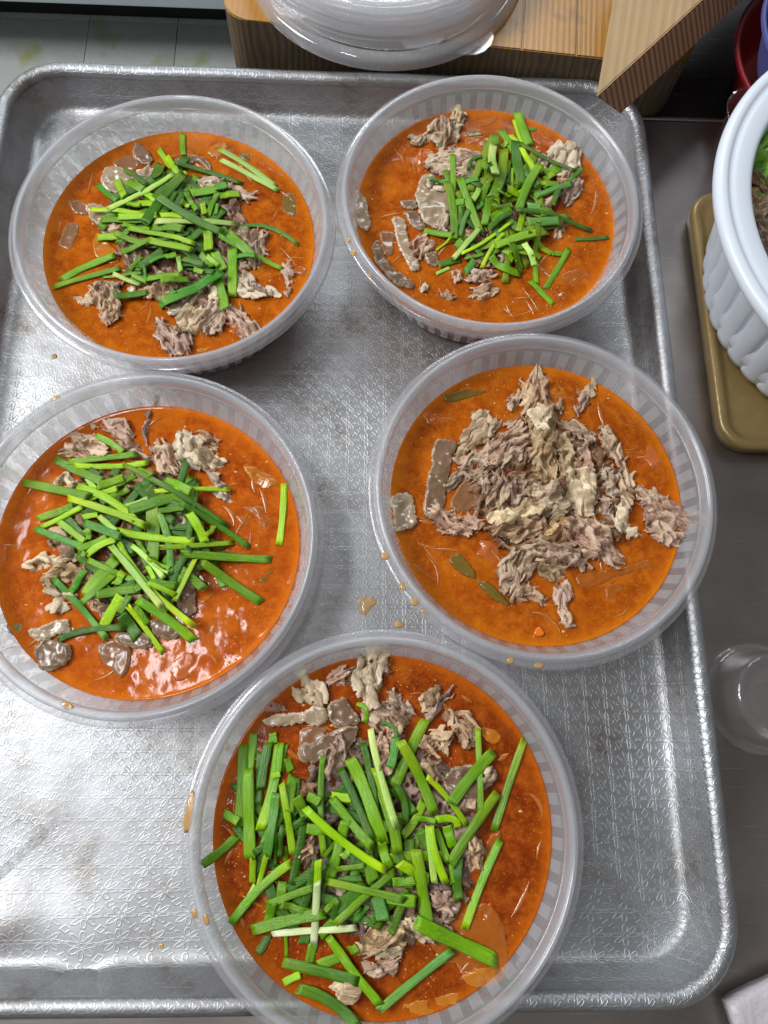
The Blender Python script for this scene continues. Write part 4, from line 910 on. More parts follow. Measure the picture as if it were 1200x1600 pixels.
# ------------------------------------------------------------------ chives: (crop, x1, y1, x2, y2, width, colour[, bend x, bend y])
CHIVES = {
1: """C 600 560 900 520 70 D;A 1000 900 1150 600 80 D;C 700 330 1150 420 60 D;Bc 100 700 400 900 60 D;Dc 100 200 420 330 60 D;A 900 640 1150 900 70 D;Bc 150 1000 500 700 60 D
C 95 410 610 195 62 G;C 30 480 650 285 50 G;C 480 375 860 345 25 G;C 590 365 840 450 42 P;C 740 310 840 190 40 G;C 920 245 1165 150 36 B;C 870 260 890 430 28 B;C 760 370 900 430 46 G
C 900 390 1212 352 62 G;C 1030 420 1300 400 60 G;Dc 60 440 -52 610 55 B;Dc -10 165 85 140 50 G
A 1030 330 1000 460 90 D;A 690 390 900 535 48 D;A 720 500 860 570 80 G;A 440 540 620 690 46 B;A 620 495 690 650 62 L;A 870 610 1000 690 60 L;A 740 670 960 720 60 L
A 590 760 930 770 44 L;A 380 780 870 815 42 L;A 700 700 840 730 40 L;A 625 830 1000 830 60 L;A 440 1040 640 1015 62 L;A 600 990 930 1085 60 G;A 660 1165 950 1045 60 G;A 680 920 940 945 46 G
A 945 935 1240 960 70 G;A 720 940 1347 1078 46 L;A 930 1060 1318 1140 66 L;A 980 875 1740 905 54 P;A 1030 830 1240 840 55 L
Bc 145 60 140 215 44 G;A 1010 205 1135 375 50 L;Bc 0 240 115 435 50 L;Bc 140 360 160 420 45 L;Bc 20 470 30 510 40 L
Bc 210 560 440 530 78 G;Bc 420 510 520 490 60 B;Bc 450 580 630 570 66 L;Bc 170 550 260 705 44 G;Bc 430 540 360 755 42 G;Bc 435 640 420 740 30 B;Bc 310 650 330 740 46 L;Bc 130 620 200 670 40 L
Bc 350 870 362 1050 72 L;Bc 600 840 1130 1000 42 D 850 830;Bc 460 960 990 1155 42 G;Bc 520 890 740 1100 76 G;Bc 520 1095 760 1085 46 B
Dc 565 110 565 520 76 G;Dc 290 150 390 270 56 G;Dc 410 120 490 290 72 G;Dc 345 170 445 255 50 L;Dc 440 370 497 610 76 G
Dc 90 140 130 310 38 P;Dc 145 220 330 250 60 D;Dc 130 150 320 240 50 D;Dc 230 265 310 290 45 L
Dc 470 295 -50 570 82 B;A 530 755 1160 435 48 P;Bc 70 300 645 465 44 D 330 350;Bc 460 185 940 510 46 P 700 330;Bc 470 275 955 545 44 P;A 865 890 1250 440 88 D;A 980 630 1620 990 74 D""",
2: """E 600 900 900 1000 70 D;Gc 600 200 900 500 80 D;F 150 600 400 900 80 D;Gc 850 300 1100 600 70 D;E 900 800 1150 1000 80 D;H 50 200 300 400 80 D;Gc 650 550 900 800 60 D
E 220 900 470 910 50 B;E 620 935 800 920 58 B;E 685 800 845 650 44 D 740 670;E 870 700 850 870 70 G;E 1020 410 1015 520 76 G;F 20 290 150 550 72 G;F 300 290 385 270 40 G;F 120 330 190 410 50 L
F 160 190 280 450 52 L;F 190 110 315 450 84 G;F 270 600 350 790 50 D;E 1150 800 1150 960 90 D;E 1160 680 1110 870 70 G;F 0 500 80 440 50 L;E 840 1100 910 960 70 G;E 1090 590 980 1090 110 G
E 985 500 1000 890 86 P;E 500 620 500 1170 65 G;E 850 870 745 1150 66 P;E 880 1080 790 1190 56 B;Gc 590 170 590 410 50 D;Gc 500 150 640 120 76 G;Gc 690 230 590 540 56 B;Gc 560 660 760 540 60 G
Gc 430 -90 525 560 88 G;Gc 170 440 500 510 72 G;Gc 310 668 470 585 28 L;Gc 465 600 560 540 36 G;Gc 540 680 610 570 78 G;Gc 930 70 900 270 88 G;Gc 1000 130 1196 172 58 P;Gc 990 230 1180 225 108 G
Gc 930 430 1190 250 60 D;F 180 420 240 860 108 D;F 230 470 370 750 55 L;F 0 950 120 950 74 L;F 140 690 140 900 30 G;F 80 905 215 945 88 L;F 220 920 300 880 56 L
F 470 740 640 690 78 G;F 465 800 570 760 60 L;F 480 860 620 860 60 G;F 560 1050 620 910 56 D;H 290 80 430 95 72 B;H 430 150 580 100 90 G;H 200 355 250 160 56 L;H 100 560 240 530 60 G
Gc 640 800 870 730 40 G;Gc 650 950 750 820 80 B;Gc 310 965 470 890 48 P;Gc 340 860 600 800 78 D;Gc 940 760 1285 960 88 G 1090 910;Gc 1100 670 1210 810 56 L;H 110 500 280 650 76 G
Gc 590 -160 830 470 84 G;Gc 510 780 820 430 64 P;Gc 600 745 1196 350 44 L 850 600;Gc 850 880 1110 480 48 L 970 650;H -45 490 470 335 84 L;H 180 120 960 340 44 D 520 190
H 380 310 385 530 55 G;H 380 640 385 890 54 G;H 260 470 365 715 60 P;H 315 460 435 620 74 L;H 425 440 540 580 60 L;H 540 585 680 585 56 G;H 300 250 630 232 88 B
H 725 520 475 950 58 G;H 320 870 560 1105 56 G;H 170 660 235 790 30 D;H 785 428 1130 412 44 D;F 220 430 800 725 44 D 480 580;F 205 1120 425 670 82 G;F 380 980 755 850 54 B;F 700 825 860 700 46 D""",
4: """I 600 400 760 700 80 D;K 500 250 800 500 90 D;Lc 50 200 300 600 80 D;J 0 500 300 700 90 D;K 700 500 950 800 80 D;I 700 900 1000 1100 90 D
I 600 400 690 455 50 D;I 800 450 860 375 72 D;I 1000 390 1130 460 60 G;I 840 545 990 450 50 G;I 500 590 620 635 56 G;I 580 475 650 575 52 L;I 310 315 720 510 76 G;I 660 115 900 270 56 G
I 420 335 1020 290 54 G;I 470 365 1112 350 50 L;I 670 545 900 475 72 L;I 780 640 940 570 56 G;I 580 670 840 560 56 L
I 400 820 560 1000 100 D;I 160 825 470 710 66 G;I 190 890 540 720 50 L;I 335 840 565 1025 60 L;I 135 905 560 1065 58 B;I 570 830 680 790 50 L;I 560 940 620 900 50 L;I 590 1000 600 900 50 G
J 40 640 40 1080 110 G;J 95 700 180 1190 60 B;Lc 30 130 100 250 46 G;Lc 110 350 170 470 44 L;J -148 690 372 560 88 G;I 870 725 1110 650 34 P;J 90 695 300 670 54 G;J 60 540 652 528 44 L;J 135 450 345 545 74 G
J -180 340 620 800 46 D;J 260 628 800 975 52 D;J 330 710 455 940 72 L;J 460 880 520 810 46 L;J -239 845 370 925 62 L;J 110 988 672 938 44 L
K 500 215 760 100 60 G;K 580 270 835 125 64 L;K 560 230 545 275 40 P;K 440 575 560 390 60 B;K 555 610 835 290 110 G;K 540 670 810 420 60 G;K 590 300 1000 480 54 G;K 820 510 900 400 70 L
K 650 595 1040 540 88 G;Lc 0 560 120 480 60 G;Lc 130 490 360 520 72 G;Lc 120 500 350 600 50 L;K 700 905 870 600 90 L;K 860 760 940 600 60 G;K 870 770 1010 960 108 D;K 330 985 905 880 56 D 560 900
K 925 690 1230 1095 48 L;K 1000 700 1100 850 60 G;Lc 700 410 765 530 58 B;Lc 520 295 340 650 48 L;Lc 560 300 1085 665 82 G;J 270 1030 972 1075 64 G;Lc 30 640 510 990 84 G
I 500 545 1000 850 70 L;I 35 515 600 640 78 G;I 420 650 1090 890 62 L;I 690 805 830 930 54 P;Lc -20 180 255 460 46 P 110 290;Lc 110 290 308 370 36 L;Lc 150 320 290 410 26 P;K 855 155 1485 860 54 L 1080 500;I 555 855 870 980 72 B;K 785 180 1225 710 60 P
K 300 460 750 975 56 B;J 1068 480 1030 960 56 L""",
5: """M1 400 800 700 1100 90 D;M2 300 900 500 1100 100 D;M5 100 100 300 600 100 D;M5 400 500 800 700 110 D;M4 700 600 900 1000 90 D;M2 800 900 1000 1150 90 D;M5 100 850 500 1000 90 D;M6 100 100 300 500 90 D;M1 640 500 620 1000 70 D
M1 580 330 530 710 80 G;M1 480 440 445 1200 96 G;M1 720 390 800 370 100 G;M1 720 420 640 860 90 D;M1 880 440 840 700 56 G;M1 885 570 930 690 76 G;M1 820 430 640 1240 100 G
M1 950 730 910 1070 96 G;M1 745 740 830 715 50 L;M1 840 800 945 1470 66 L;M4 780 100 780 500 36 D;M4 845 120 830 400 50 D;M4 870 310 880 460 50 G;M1 300 1080 440 1160 78 G;M1 530 660 545 1520 110 G;M4 575 430 570 660 60 L
M4 520 830 600 680 62 P;M1 790 890 700 1500 84 B;M1 700 1480 625 1790 50 L;M4 60 520 420 220 84 G;M4 850 640 810 900 90 G;M4 710 860 1140 700 66 G;M4 840 860 1110 930 60 G;M4 750 850 720 1050 90 G;M7 150 460 260 270 80 D
M4 370 1030 930 470 78 G;M2 150 600 160 1540 58 G;M1 980 930 1080 1130 100 G;M1 1080 920 1200 980 90 G;M5 -5 205 240 205 100 G;M5 160 470 320 260 36 G;M2 230 980 420 1000 84 L
M2 520 480 640 1160 70 D;M2 460 120 540 290 46 G 550 170;M2 700 300 830 440 40 D 810 340;M2 830 430 775 720 86 B;M2 760 820 910 1230 70 D 900 1000;M2 1110 265 820 890 105 G;M3 580 230 605 1030 58 G
M2 310 720 600 1380 80 D;M2 640 720 850 1520 98 G;M2 400 630 710 1420 118 G 540 930;M2 595 350 840 1290 68 P 670 720;M5 230 -80 610 380 84 G;M5 360 130 210 680 96 G;M5 330 480 430 360 70 P
M5 560 470 620 700 112 G;M5 700 330 780 580 90 G;M5 270 590 540 550 48 G;M5 280 700 520 670 60 D;M5 800 710 1010 690 80 G;M5 280 950 500 800 120 D;M5 160 990 290 870 50 G;M5 250 1060 270 900 60 D;M5 440 1060 580 930 40 B
M5 690 840 1020 890 100 G;M5 640 820 710 1070 120 B;M5 260 1100 830 600 70 G;M5 170 700 920 880 66 G;M2 870 465 1190 1150 100 G;M3 100 680 480 1140 56 L 280 860;M6 170 60 235 600 60 P;M6 240 80 360 400 66 G
M6 350 60 410 260 90 G;M6 390 420 405 600 56 G;M6 460 340 460 760 90 D;M6 195 60 340 600 74 L 225 280;M3 0 1070 190 1100 50 G;M3 190 1085 390 1160 66 L 350 1080;M6 820 -250 385 425 95 G;M3 330 940 725 450 104 G;M3 1010 330 730 1190 72 G;M6 850 190 515 1030 72 G
M5 -20 10 740 600 76 L;M5 860 530 1140 690 96 L;M5 1015 400 1130 1120 106 G;M8 500 90 1090 370 92 G;M7 430 200 450 500 36 G;M7 590 300 700 310 100 D;M7 740 350 690 560 88 G;M7 420 770 600 680 70 L;M7 780 590 1050 480 100 G;M7 1100 430 1190 400 80 G
M7 560 830 1200 1230 105 D 900 960;M7 410 560 1200 750 104 D;M7 880 290 1425 980 86 G;M8 240 730 770 300 54 B;M7 300 250 1190 215 62 W;M4 560 1100 1240 940 96 G;M5 105 500 95 730 72 L;M5 95 700 62 1280 66 W""",
}
CNAME = {'L': 'lime-green', 'G': 'mid-green', 'D': 'dark-green', 'B': 'blue-green', 'P': 'pale-green', 'W': 'whitish'}
ccount = [0]
FILL = [[], [], []]
def chive(b, crop, x1, y1, x2, y2, w, col, bx=None, by=None, fill=False):
    cx, cy = BOWL[b]; p1 = full(crop, x1, y1); p2 = full(crop, x2, y2); wp = w/CR[crop][2]
    pm = ((p1[0]+p2[0])/2, (p1[1]+p2[1])/2)
    if bx is not None:
        pb_ = full(crop, bx, by); pm = pb_
    z = SOUPZ[b]+.006; n = 13
    rr = random.Random(ccount[0]*7+b); ccount[0] += 1
    hw0 = None
    for it in range(2):
        z1, z2 = (z, z) if it == 0 else (Z[0], Z[-1])
        A = at(*p1, z1)[:2]; Bq = at(*p2, z2)[:2]; Mq = at(*pm, (z1+z2)/2)[:2]
        t = np.linspace(0, 1, n); Cc = 2*Mq-(A+Bq)/2
        L = np.linalg.norm(Bq-A); dirv = (Bq-A)/max(L, 1e-6); nrm = np.array([-dirv[1], dirv[0]])
        if bx is None: Cc = Cc+nrm*rr.gauss(0, .05)*L
        X = np.outer((1-t)**2, A)+np.outer(2*t*(1-t), Cc)+np.outer(t*t, Bq)
        dist = (CH_Z-(z1+z2)/2)
        hw = (1.04 if b in (1, 2) else .97)*wp/2*np.linalg.norm(np.append((A+Bq)/2, (z1+z2)/2)-CAMP)/FPX/1.03
        # lie on whatever is already there
        h = np.max([fsample(b, X[:, 0]+nrm[0]*s*hw*.6, X[:, 1]+nrm[1]*s*hw*.6) for s in (-1, 0, 1)], 0)
        R = np.hypot(X[:, 0]-cx, X[:, 1]-cy)
        h = np.where(R > .083, np.maximum(h, np.interp(R, [.0860, .0912, .0938, .1002], [SOUPZ[b], .056, .0650, .0608])), h)
        best = None
        for i in range(n):
            for j in range(i+1, n):
                s_ = (h[j]-h[i])/(t[j]-t[i]); a_ = h[i]-s_*t[i]; l = a_+s_*t
                lack = np.clip(h-l-.0004, 0, None).sum()
                cost = lack*40+np.clip(l-h, 0, None).mean()
                if best is None or cost < best[0]: best = (cost, l)
        sag = np.minimum(best[1]-h, .0045); sag = np.clip(sag, 0, None)*.7
        sag = np.convolve(np.pad(sag, 2, 'edge'), np.ones(5)/5, 'valid')
        Z = best[1]-sag
    flat = rr.uniform(.0006, .0010) if hw > .0016 else hw*.5
    Zc = Z+flat*.6
    c = np.array([X[:, 0].mean(), X[:, 1].mean(), Zc.mean()]); ang = math.atan2(dirv[1], dirv[0]); ca, sa = math.cos(ang), math.sin(ang)
    K = 10; V = []; F = []; FM = []
    tw = rr.uniform(-.35, .35); tw2 = tw+rr.uniform(-.3, .3); vee = rr.uniform(-.25, .35)*hw
    skew = rr.uniform(-.5, .5); skew2 = rr.uniform(-.5, .5)
    T = np.gradient(X, axis=0); T /= np.linalg.norm(T, axis=1)[:, None]
    for i in range(n):
        ww = hw*(1+.05*math.sin(i*.9+rr.random()*0+b))*(1 if 0 < i < n-1 else .97); a0 = tw*(1-t[i])+tw2*t[i]
        N2 = np.array([-T[i][1], T[i][0]])
        for k in range(K):
            a = 2*math.pi*k/K; u = math.cos(a)*ww; v = math.sin(a)*flat*(1+.25*math.cos(2*a))+vee*(abs(u)/hw)*.5
            uu = u*math.cos(a0*.5)-v*math.sin(a0*.5); vv = u*math.sin(a0*.5)+v*math.cos(a0*.5)
            off = 0
            if i == 0: off = skew*uu
            if i == n-1: off = skew2*uu
            P3 = X[i]+N2*uu+T[i]*off
            lx, ly = P3[0]-c[0], P3[1]-c[1]
            V.append((lx*ca+ly*sa, -lx*sa+ly*ca, Zc[i]+vv-c[2]))
    for i in range(n-1):
        for k in range(K):
            k2 = (k+1) % K; F.append((i*K+k, (i+1)*K+k, (i+1)*K+k2, i*K+k2)); FM.append(0)
    # cut ends, slightly hollow
    for i, s in ((0, 1), (n-1, -1)):
        base = len(V); cen = np.mean(V[i*K:(i+1)*K], 0)
        for k in range(K):
            q = np.array(V[i*K+k]); q = cen+(q-cen)*.62; V.append((q[0]+s*.0004, q[1], q[2]))
        for k in range(K):
            k2 = (k+1) % K; f = (i*K+k, i*K+k2, base+k2, base+k); F.append(f if s > 0 else f[::-1]); FM.append(1)
        f = tuple(base+k for k in range(K)); F.append(f if s > 0 else f[::-1]); FM.append(1)
    if fill:
        mi = {'L': 0, 'G': 1, 'D': 2, 'B': 3, 'P': 4, 'W': 5}[col]; k0 = len(FILL[0])
        for q in V: FILL[0].append((c[0]+q[0]*ca-q[1]*sa, c[1]+q[0]*sa+q[1]*ca, c[2]+q[2]))
        for f in F: FILL[1].append(tuple(k0+i for i in f))
        FILL[2].extend(mi if m_ == 0 else 6 for m_ in FM)
    o = None if fill else mesh('chive_piece', V, F, None, loc=tuple(c), rz=ang, mats=[M['Wt' if col == 'W' else col], M['cut']], fmat=FM)
    # field update
    for i in np.linspace(0, 1, 60):
        k = i*(n-1); k0 = min(int(k), n-2); fr = k-k0
        P3 = X[k0]*(1-fr)+X[k0+1]*fr; zz = Z[k0]*(1-fr)+Z[k0+1]*fr+flat*1.7
        for s in np.arange(-hw, hw+1e-6, .0008):
            gi = int(round((P3[0]+nrm[0]*s-cx)/.001+NG/2-.5)); gj = int(round((P3[1]+nrm[1]*s-cy)/.001+NG/2-.5))
            if 0 <= gi < NG and 0 <= gj < NG and SF[b][gi, gj] < zz: SF[b][gi, gj] = zz
    if fill: return
    dx, dy = p2[0]-p1[0], -(p2[1]-p1[1]); an = math.degrees(math.atan2(dy, dx)) % 180
    ori = 'lying level' if an < 20 or an > 160 else ('slanting right' if an < 70 else ('lying upright' if an < 110 else 'slanting left'))
    Lp = math.hypot(dx, dy)/{1: 1, 2: 1, 4: 1.1, 5: 1.25}[b]; ln = 'short' if Lp < 38 else ('long' if Lp > 85 else 'medium')
    sec = sector(b, c[0], c[1]); lab = '%s %s chive piece %s, %s the %s' % (ln, CNAME[col], ori, sec, WHERE[b])
    if lab in USED: lab = '%s %s %s chive %s, %s the %s' % ('broad' if hw > .0019 else 'narrow', ln, CNAME[col], ori, sec, WHERE[b])
    lab = uniq(lab, [])
    tag(o, lab, 'chive', 'cut garlic chive pieces strewn over the soups')
    return o
CH_Z = CAMP[2]
# the buried under-layer of each pile, of which only slivers show: one object
CR['full'] = (0, 0, 1)
PILE = {1: [(255, 345, 90, 70, 26, 0)], 2: [(790, 320, 84, 88, 28, 1.2)], 4: [(235, 850, 110, 100, 22, .4)], 5: [(545, 1330, 120, 140, 26, 1.1), (430, 1250, 40, 110, 8, 1.5)]}
rf = random.Random(77)
for b, pls in PILE.items():
    for (mx, my, rx_, ry_, nn_, base_a) in pls:
        for k in range(nn_):
            a = rf.uniform(0, 6.28); q = math.sqrt(rf.random())*.95; x0, y0 = mx+rx_*q*math.cos(a), my+ry_*q*math.sin(a)
            L_ = rf.uniform(24, 46)*(1 if b < 4 else 1.3); d_ = base_a+rf.gauss(0, .8)
            chive(b, 'full', x0-L_*math.cos(d_), y0+L_*math.sin(d_), x0+L_*math.cos(d_), y0-L_*math.sin(d_), rf.uniform(9, 13)*(1 if b < 4 else 1.25), rf.choice('DDGD'), fill=True)
fo = mesh('chive_underlayer', FILL[0], FILL[1], None, mats=[M['L'], M['G'], M['D'], M['B'], M['P'], M['Wt'], M['cut']], fmat=FILL[2])
tag(fo, 'buried layer of cut chives showing between the pieces on top of the piles', 'chives', kind='stuff')
for b, txt in CHIVES.items():
    for e in txt.replace('\n', ';').split(';'):
        q = e.split()
        if not q: continue
        v = list(map(float, q[1:6])); col = q[6]; ex = list(map(float, q[7:9])) if len(q) > 7 else [None, None]
        chive(b, q[0], v[0], v[1], v[2], v[3], v[4], col, *ex)
# ------------------------------------------------------------------ spilled drops
def dropm(name, x, y, z, r, st, ang, mat, label, cat='drop', flat=.22, group='splashes of soup on tray and bowls'):
    n = 16; V = [(0, 0, flat*r)]; F = []; rr = random.Random(int(x*1e5) ^ int(y*1e5))
    wob = [rr.uniform(.85, 1.12) for _ in range(n)]
    for k, (q, h) in enumerate(((.45, .85), (.8, .5), (1.0, .0), (.98, -.1))):
        for i in range(n):
            a = 2*math.pi*i/n; V.append((q*r*st*wob[i]*math.cos(a), q*r*wob[i]*math.sin(a), h*flat*r))
    for i in range(n): F.append((0, 1+i, 1+(i+1) % n))
    for k in range(3):
        for i in range(n):
            j = (i+1) % n; F.append((1+k*n+i, 1+(k+1)*n+i, 1+(k+1)*n+j, 1+k*n+j))
    F.append(tuple(1+3*n+i for i in range(n))[::-1])
    o = mesh(name, V, F, mat, loc=(x, y, z), rz=ang); tag(o, label, cat, group); return o
def fdrop(px_, py_, z, r, st, ang, label):
    p = at(px_, py_, z)
    if z > .05:                                    # keep it sitting on the rim it lies on
        b = min(BOWL, key=lambda k: abs(math.hypot(p[0]-BOWL[k][0], p[1]-BOWL[k][1])-.096)); cx, cy = BOWL[b]
        q = math.hypot(p[0]-cx, p[1]-cy); q2 = min(max(q, .0925), .0978); s_ = .987 if b == 2 else 1
        z = float(np.interp(q2, [.0918, .0926, .0938, .0953, .0964, .0975, .0998], [.060, .0635, .0645, .064, .0607, .0604, .0598]))+.0004
        p = np.array([cx+(p[0]-cx)/q*q2*s_, cy+(p[1]-cy)/q*q2*s_, z])
    dropm('soup_drop', p[0], p[1], p[2], r, st, math.radians(ang), M['drop'], label)
fdrop(137, 181, 0.0595, .0016, 1.8, 40, 'orange broth drop on the upper left rim of the upper left bowl')
fdrop(84, 557, .0002, .0019, 1.2, 0, 'round tan broth drop on the tray below the upper left bowl')
fdrop(542, 378, 0.0593, .0016, 1.2, 80, 'upper amber drop on the left rim of the upper right bowl')
fdrop(550, 398, 0.0593, .0018, 1.3, 110, 'middle amber drop on the left rim of the upper right bowl')
fdrop(566, 440, 0.0590, .0013, 1.2, 110, 'lowest amber drop on the left rim of the upper right bowl')
fdrop(599, 871, 0.0593, .0021, 1.1, 0, 'round amber drop on the left rim of the meat-only bowl')
fdrop(622, 922, 0.0590, .0014, 2.0, 120, 'elongated orange drop on the lower left rim of the meat-only bowl')
fdrop(648, 941, 0.0593, .0021, 1.1, 0, 'round amber drop at the lower left of the meat-only bowl rim')
fdrop(657, 961, 0.0590, .0010, 2.0, 140, 'thin tan drop on the lower left rim of the meat-only bowl')
fdrop(796, 1036, 0.0590, .0017, 1.2, 0, 'orange drop at the bottom of the meat-only bowl rim')
fdrop(840, 1046, 0.0580, .0015, 1.8, 0, 'flat orange drop below the meat-only bowl rim')
fdrop(297, 1270, 0.0590, .0024, 4.2, 84, 'long tan smear on the left rim of the bottom bowl')
fdrop(355, 1167, 0.0480, .0015, 1.4, 70, 'orange drop on the inside wall at the upper left of the bottom bowl')
fdrop(292, 1431, 0.0585, .0015, 1.6, 100, 'orange drop on the lower left outer rim of the bottom bowl')
fdrop(322, 1437, 0.0635, .0017, 1.5, 110, 'tan drop on the lower left inner rim of the bottom bowl')
fdrop(109, 1103, 0.0610, .0018, 2.0, 160, 'amber drop on the bottom rim of the left bowl')
fdrop(252, 1478, .0003, .0015, 1.2, 0, 'small brown drop on the tray left of the bottom bowl')
fdrop(211, 1492, .0003, .0011, 1.2, 0, 'tiny orange drop on the front edge of the tray floor')
fdrop(88, 622, 0.0605, .0016, 1.4, 20, 'clear droplet on the upper left rim of the left bowl')
def splash(px_, py_, pts, label):
    c = at(px_, py_, .0004); P = chaikin([at(px_+x, py_+y, .0004)[:2]-c[:2] for x, y in pts], 1); n = len(P)
    rr = random.Random(n); P = [p*rr.uniform(.85, 1.1) for p in P]
    V = [(0, 0, .0007)]+[(p[0]*.7, p[1]*.7, .0006+rr.uniform(-.0002, .0003)) for p in P]+[(p[0], p[1], 0) for p in P]; F = []
    for i in range(n):
        j = (i+1) % n; F += [(0, 1+i, 1+j), (1+i, 1+n+i, 1+n+j, 1+j)]
    F = [f[::-1] for f in F]
    o = mesh('soup_splash', V, F, M['stain'], loc=(c[0], c[1], .0004)); tag(o, label, 'splash', 'splashes of soup on tray and bowls')
splash(572, 944, [(-14, -6), (-8, -16), (-3, -8), (6, -12), (16, -8), (17, 1), (8, 4), (4, 12), (-4, 17), (-13, 14), (-9, 4)], 'jagged yellow crusty splash on the tray between left and right bowls')
splash(623, 976, [(-9, -2), (-3, -7), (4, -5), (9, -2), (8, 4), (0, 5), (-7, 5)], 'small yellow splash on the tray above the bottom bowl')

# ------------------------------------------------------------------ cutting board, plank, lids
bx0, bx1 = -.0998, .2407
board = empty('cutting_board', (.07, .4855, -.0075))
yaw = math.atan2(.4378-.4612, .1674+.0847)
board.rotation_euler = (0, 0, yaw)
joints = [bx0, .020, .1156, .1545, .198, bx1]
def yfront(x): return .4785+(x+.0875)*math.tan(yaw)
BT = .0505; BD = .30
import bmesh
def plank_piece(xa, xb, left_round, right_round, k):
    # local coordinates: x along the front edge, y to the back, z up (0 .. BT)
    ca, sa = math.cos(yaw), math.sin(yaw)
    def loc(x): return ((x-.07)*1.0)/ca
    la, lb = loc(xa)+.00012, loc(xb)-.00012
    yf = (yfront(.07)-.4855)*ca
    R = .018
    bm = bmesh.new(); out = []
    if left_round:
        for i in range(7):
            a = math.pi+math.pi/2*i/6; out.append((la+R+R*math.cos(a), yf+R+R*math.sin(a)))
    else: out.append((la, yf))
    if right_round:
        R2 = .026
        for i in range(7):
            a = -math.pi/2+math.pi/2*i/6; out.append((lb-R2+R2*math.cos(a), yf+R2+R2*math.sin(a)))
    else: out.append((lb, yf))
    out += [(lb, yf+BD), (la, yf+BD)]
    vb = [bm.verts.new((x, y, 0)) for x, y in out]; vt = [bm.verts.new((x, y, BT)) for x, y in out]
    n = len(out); bm.faces.new(vb[::-1]); tf = bm.faces.new(vt)
    for i in range(n): bm.faces.new((vb[i], vb[(i+1) % n], vt[(i+1) % n], vt[i]))
    bmesh.ops.bevel(bm, geom=[e for e in tf.edges], offset=.0008, segments=2, affect='EDGES')
    bm.normal_update()
    me = bpy.data.meshes.new('board_strip'); me.materials.append(M['boardtop']); me.materials.append(M['boardside'])
    for f in bm.faces: f.material_index = 0 if f.normal.z > .6 else 1
    bm.to_mesh(me); bm.free()
    o = bpy.data.objects.new('board_strip', me); link(o, board)
for k in range(len(joints)-1):
    plank_piece(joints[k], joints[k+1], k == 0, k == len(joints)-2, k)
tag(board, 'thick glued wooden cutting board with a dark worn front edge, under the lids', 'cutting board')

# plank leaning across the board: light face, ring-grained edge
def ray_plane(px_, py_, p0, nrm):
    d = RM @ np.array([px_-600.0, -(py_-800.0), -FPX]); t = np.dot(p0-CAMP, nrm)/np.dot(d, nrm); return CAMP+t*d
A = at(931, 151, .0800); Cc_ = at(970, 179, .0620)
u = at(1096, 0, .0800)-A; u /= np.linalg.norm(u); v = Cc_-A; th = np.linalg.norm(v); v /= th
e_ = at(957, 0, .0800)-A; E2 = A+e_*1.9; Bq = A+u*.26; E3 = Bq+e_*1.2
e_ = e_/np.linalg.norm(e_)
front = [A, Bq, E3, E2]; back = [p+v*th for p in front]
pl = empty('wooden_plank', tuple(A))
def quadsolid(name, mat, P, Q, parent, org, ax):
    V = [p-org for p in P]+[q-org for q in Q]; n = len(P)
    R3 = np.array(ax)           # rows: local axes
    V = [R3 @ p for p in V]
    F = [tuple(range(n)), tuple(range(2*n-1, n-1, -1))]+[(i, n+i, n+(i+1) % n, (i+1) % n) for i in range(n)]
    import bmesh as b_
    bm = b_.new(); vs = [bm.verts.new(tuple(p)) for p in V]
    for f in F: bm.faces.new([vs[i] for i in f])
    b_.ops.recalc_face_normals(bm, faces=bm.faces)
    b_.ops.bevel(bm, geom=bm.edges[:], offset=.0007, segments=2, affect='EDGES')
    me = bpy.data.meshes.new(name); bm.to_mesh(me); bm.free(); me.materials.append(mat)
    o = bpy.data.objects.new(name, me); link(o, parent)
    o.matrix_basis = Matrix([list(R3.T[0])+[0], list(R3.T[1])+[0], list(R3.T[2])+[0], [0, 0, 0, 1]])
    return o
eps = .0016
quadsolid('plank_face', M['plank'], front, [p+v*eps for p in front], pl, A, [np.cross(e_, np.array([0, 0, 1.0])), e_, np.array([0, 0, 1.0])])
nn = np.cross(u, v); nn /= np.linalg.norm(nn)
quadsolid('plank_core', M['plankend'], [p+v*(eps+.0001) for p in front], back, pl, A, [u, np.cross(nn, u), nn])
tag(pl, 'light wooden plank with reddish ring-grained edge jutting over the tray corner', 'plank')

lp = smoothprof([(0, .0022), (.028, .0022), (.0288, .0036), (.030, .0036), (.0308, .0022), (.046, .0022), (.0468, .0036), (.0482, .0036), (.049, .0022), (.066, .0022), (.0668, .0036), (.0685, .0036), (.0693, .0022), (.0790, .0020), (.0835, .0006), (.0885, .0004), (.0905, .0030), (.0945, .0042), (.0975, .0036), (.0992, .0020), (.1000, -.0015), (.1000, -.0040)], 2)
lp = lp+[(r-.0004 if r > .0006 else 0, z-.0004) for r, z in lp[::-1]]
nl_ = len(lp)//2; lpr = [q for q in lp if q[0] > .0893]; lpd = [q for q in lp if q[0] <= .0897]
k1 = max(i for i in range(nl_) if lp[i][0] <= .0897); k2 = len(lp)-1-k1
lv, lf = lathe(lp[:k1+1]+lp[k2:], 128); lrv, lrf = lathe(lp[k1:k2+1], 128)
tabv = [(.0985, -.016, .0006), (.1035, -.013, .0006), (.1075, -.007, .0006), (.1088, 0, .0006), (.1075, .007, .0006), (.1035, .013, .0006), (.0985, .016, .0006)]
tabv = tabv+[(x, y, z+.0006) for x, y, z in tabv]
tabf = [tuple(range(7))[::-1], tuple(range(7, 14))]+[(i, (i+1) % 7, 7+(i+1) % 7, 7+i) for i in range(7)]
lw0 = None
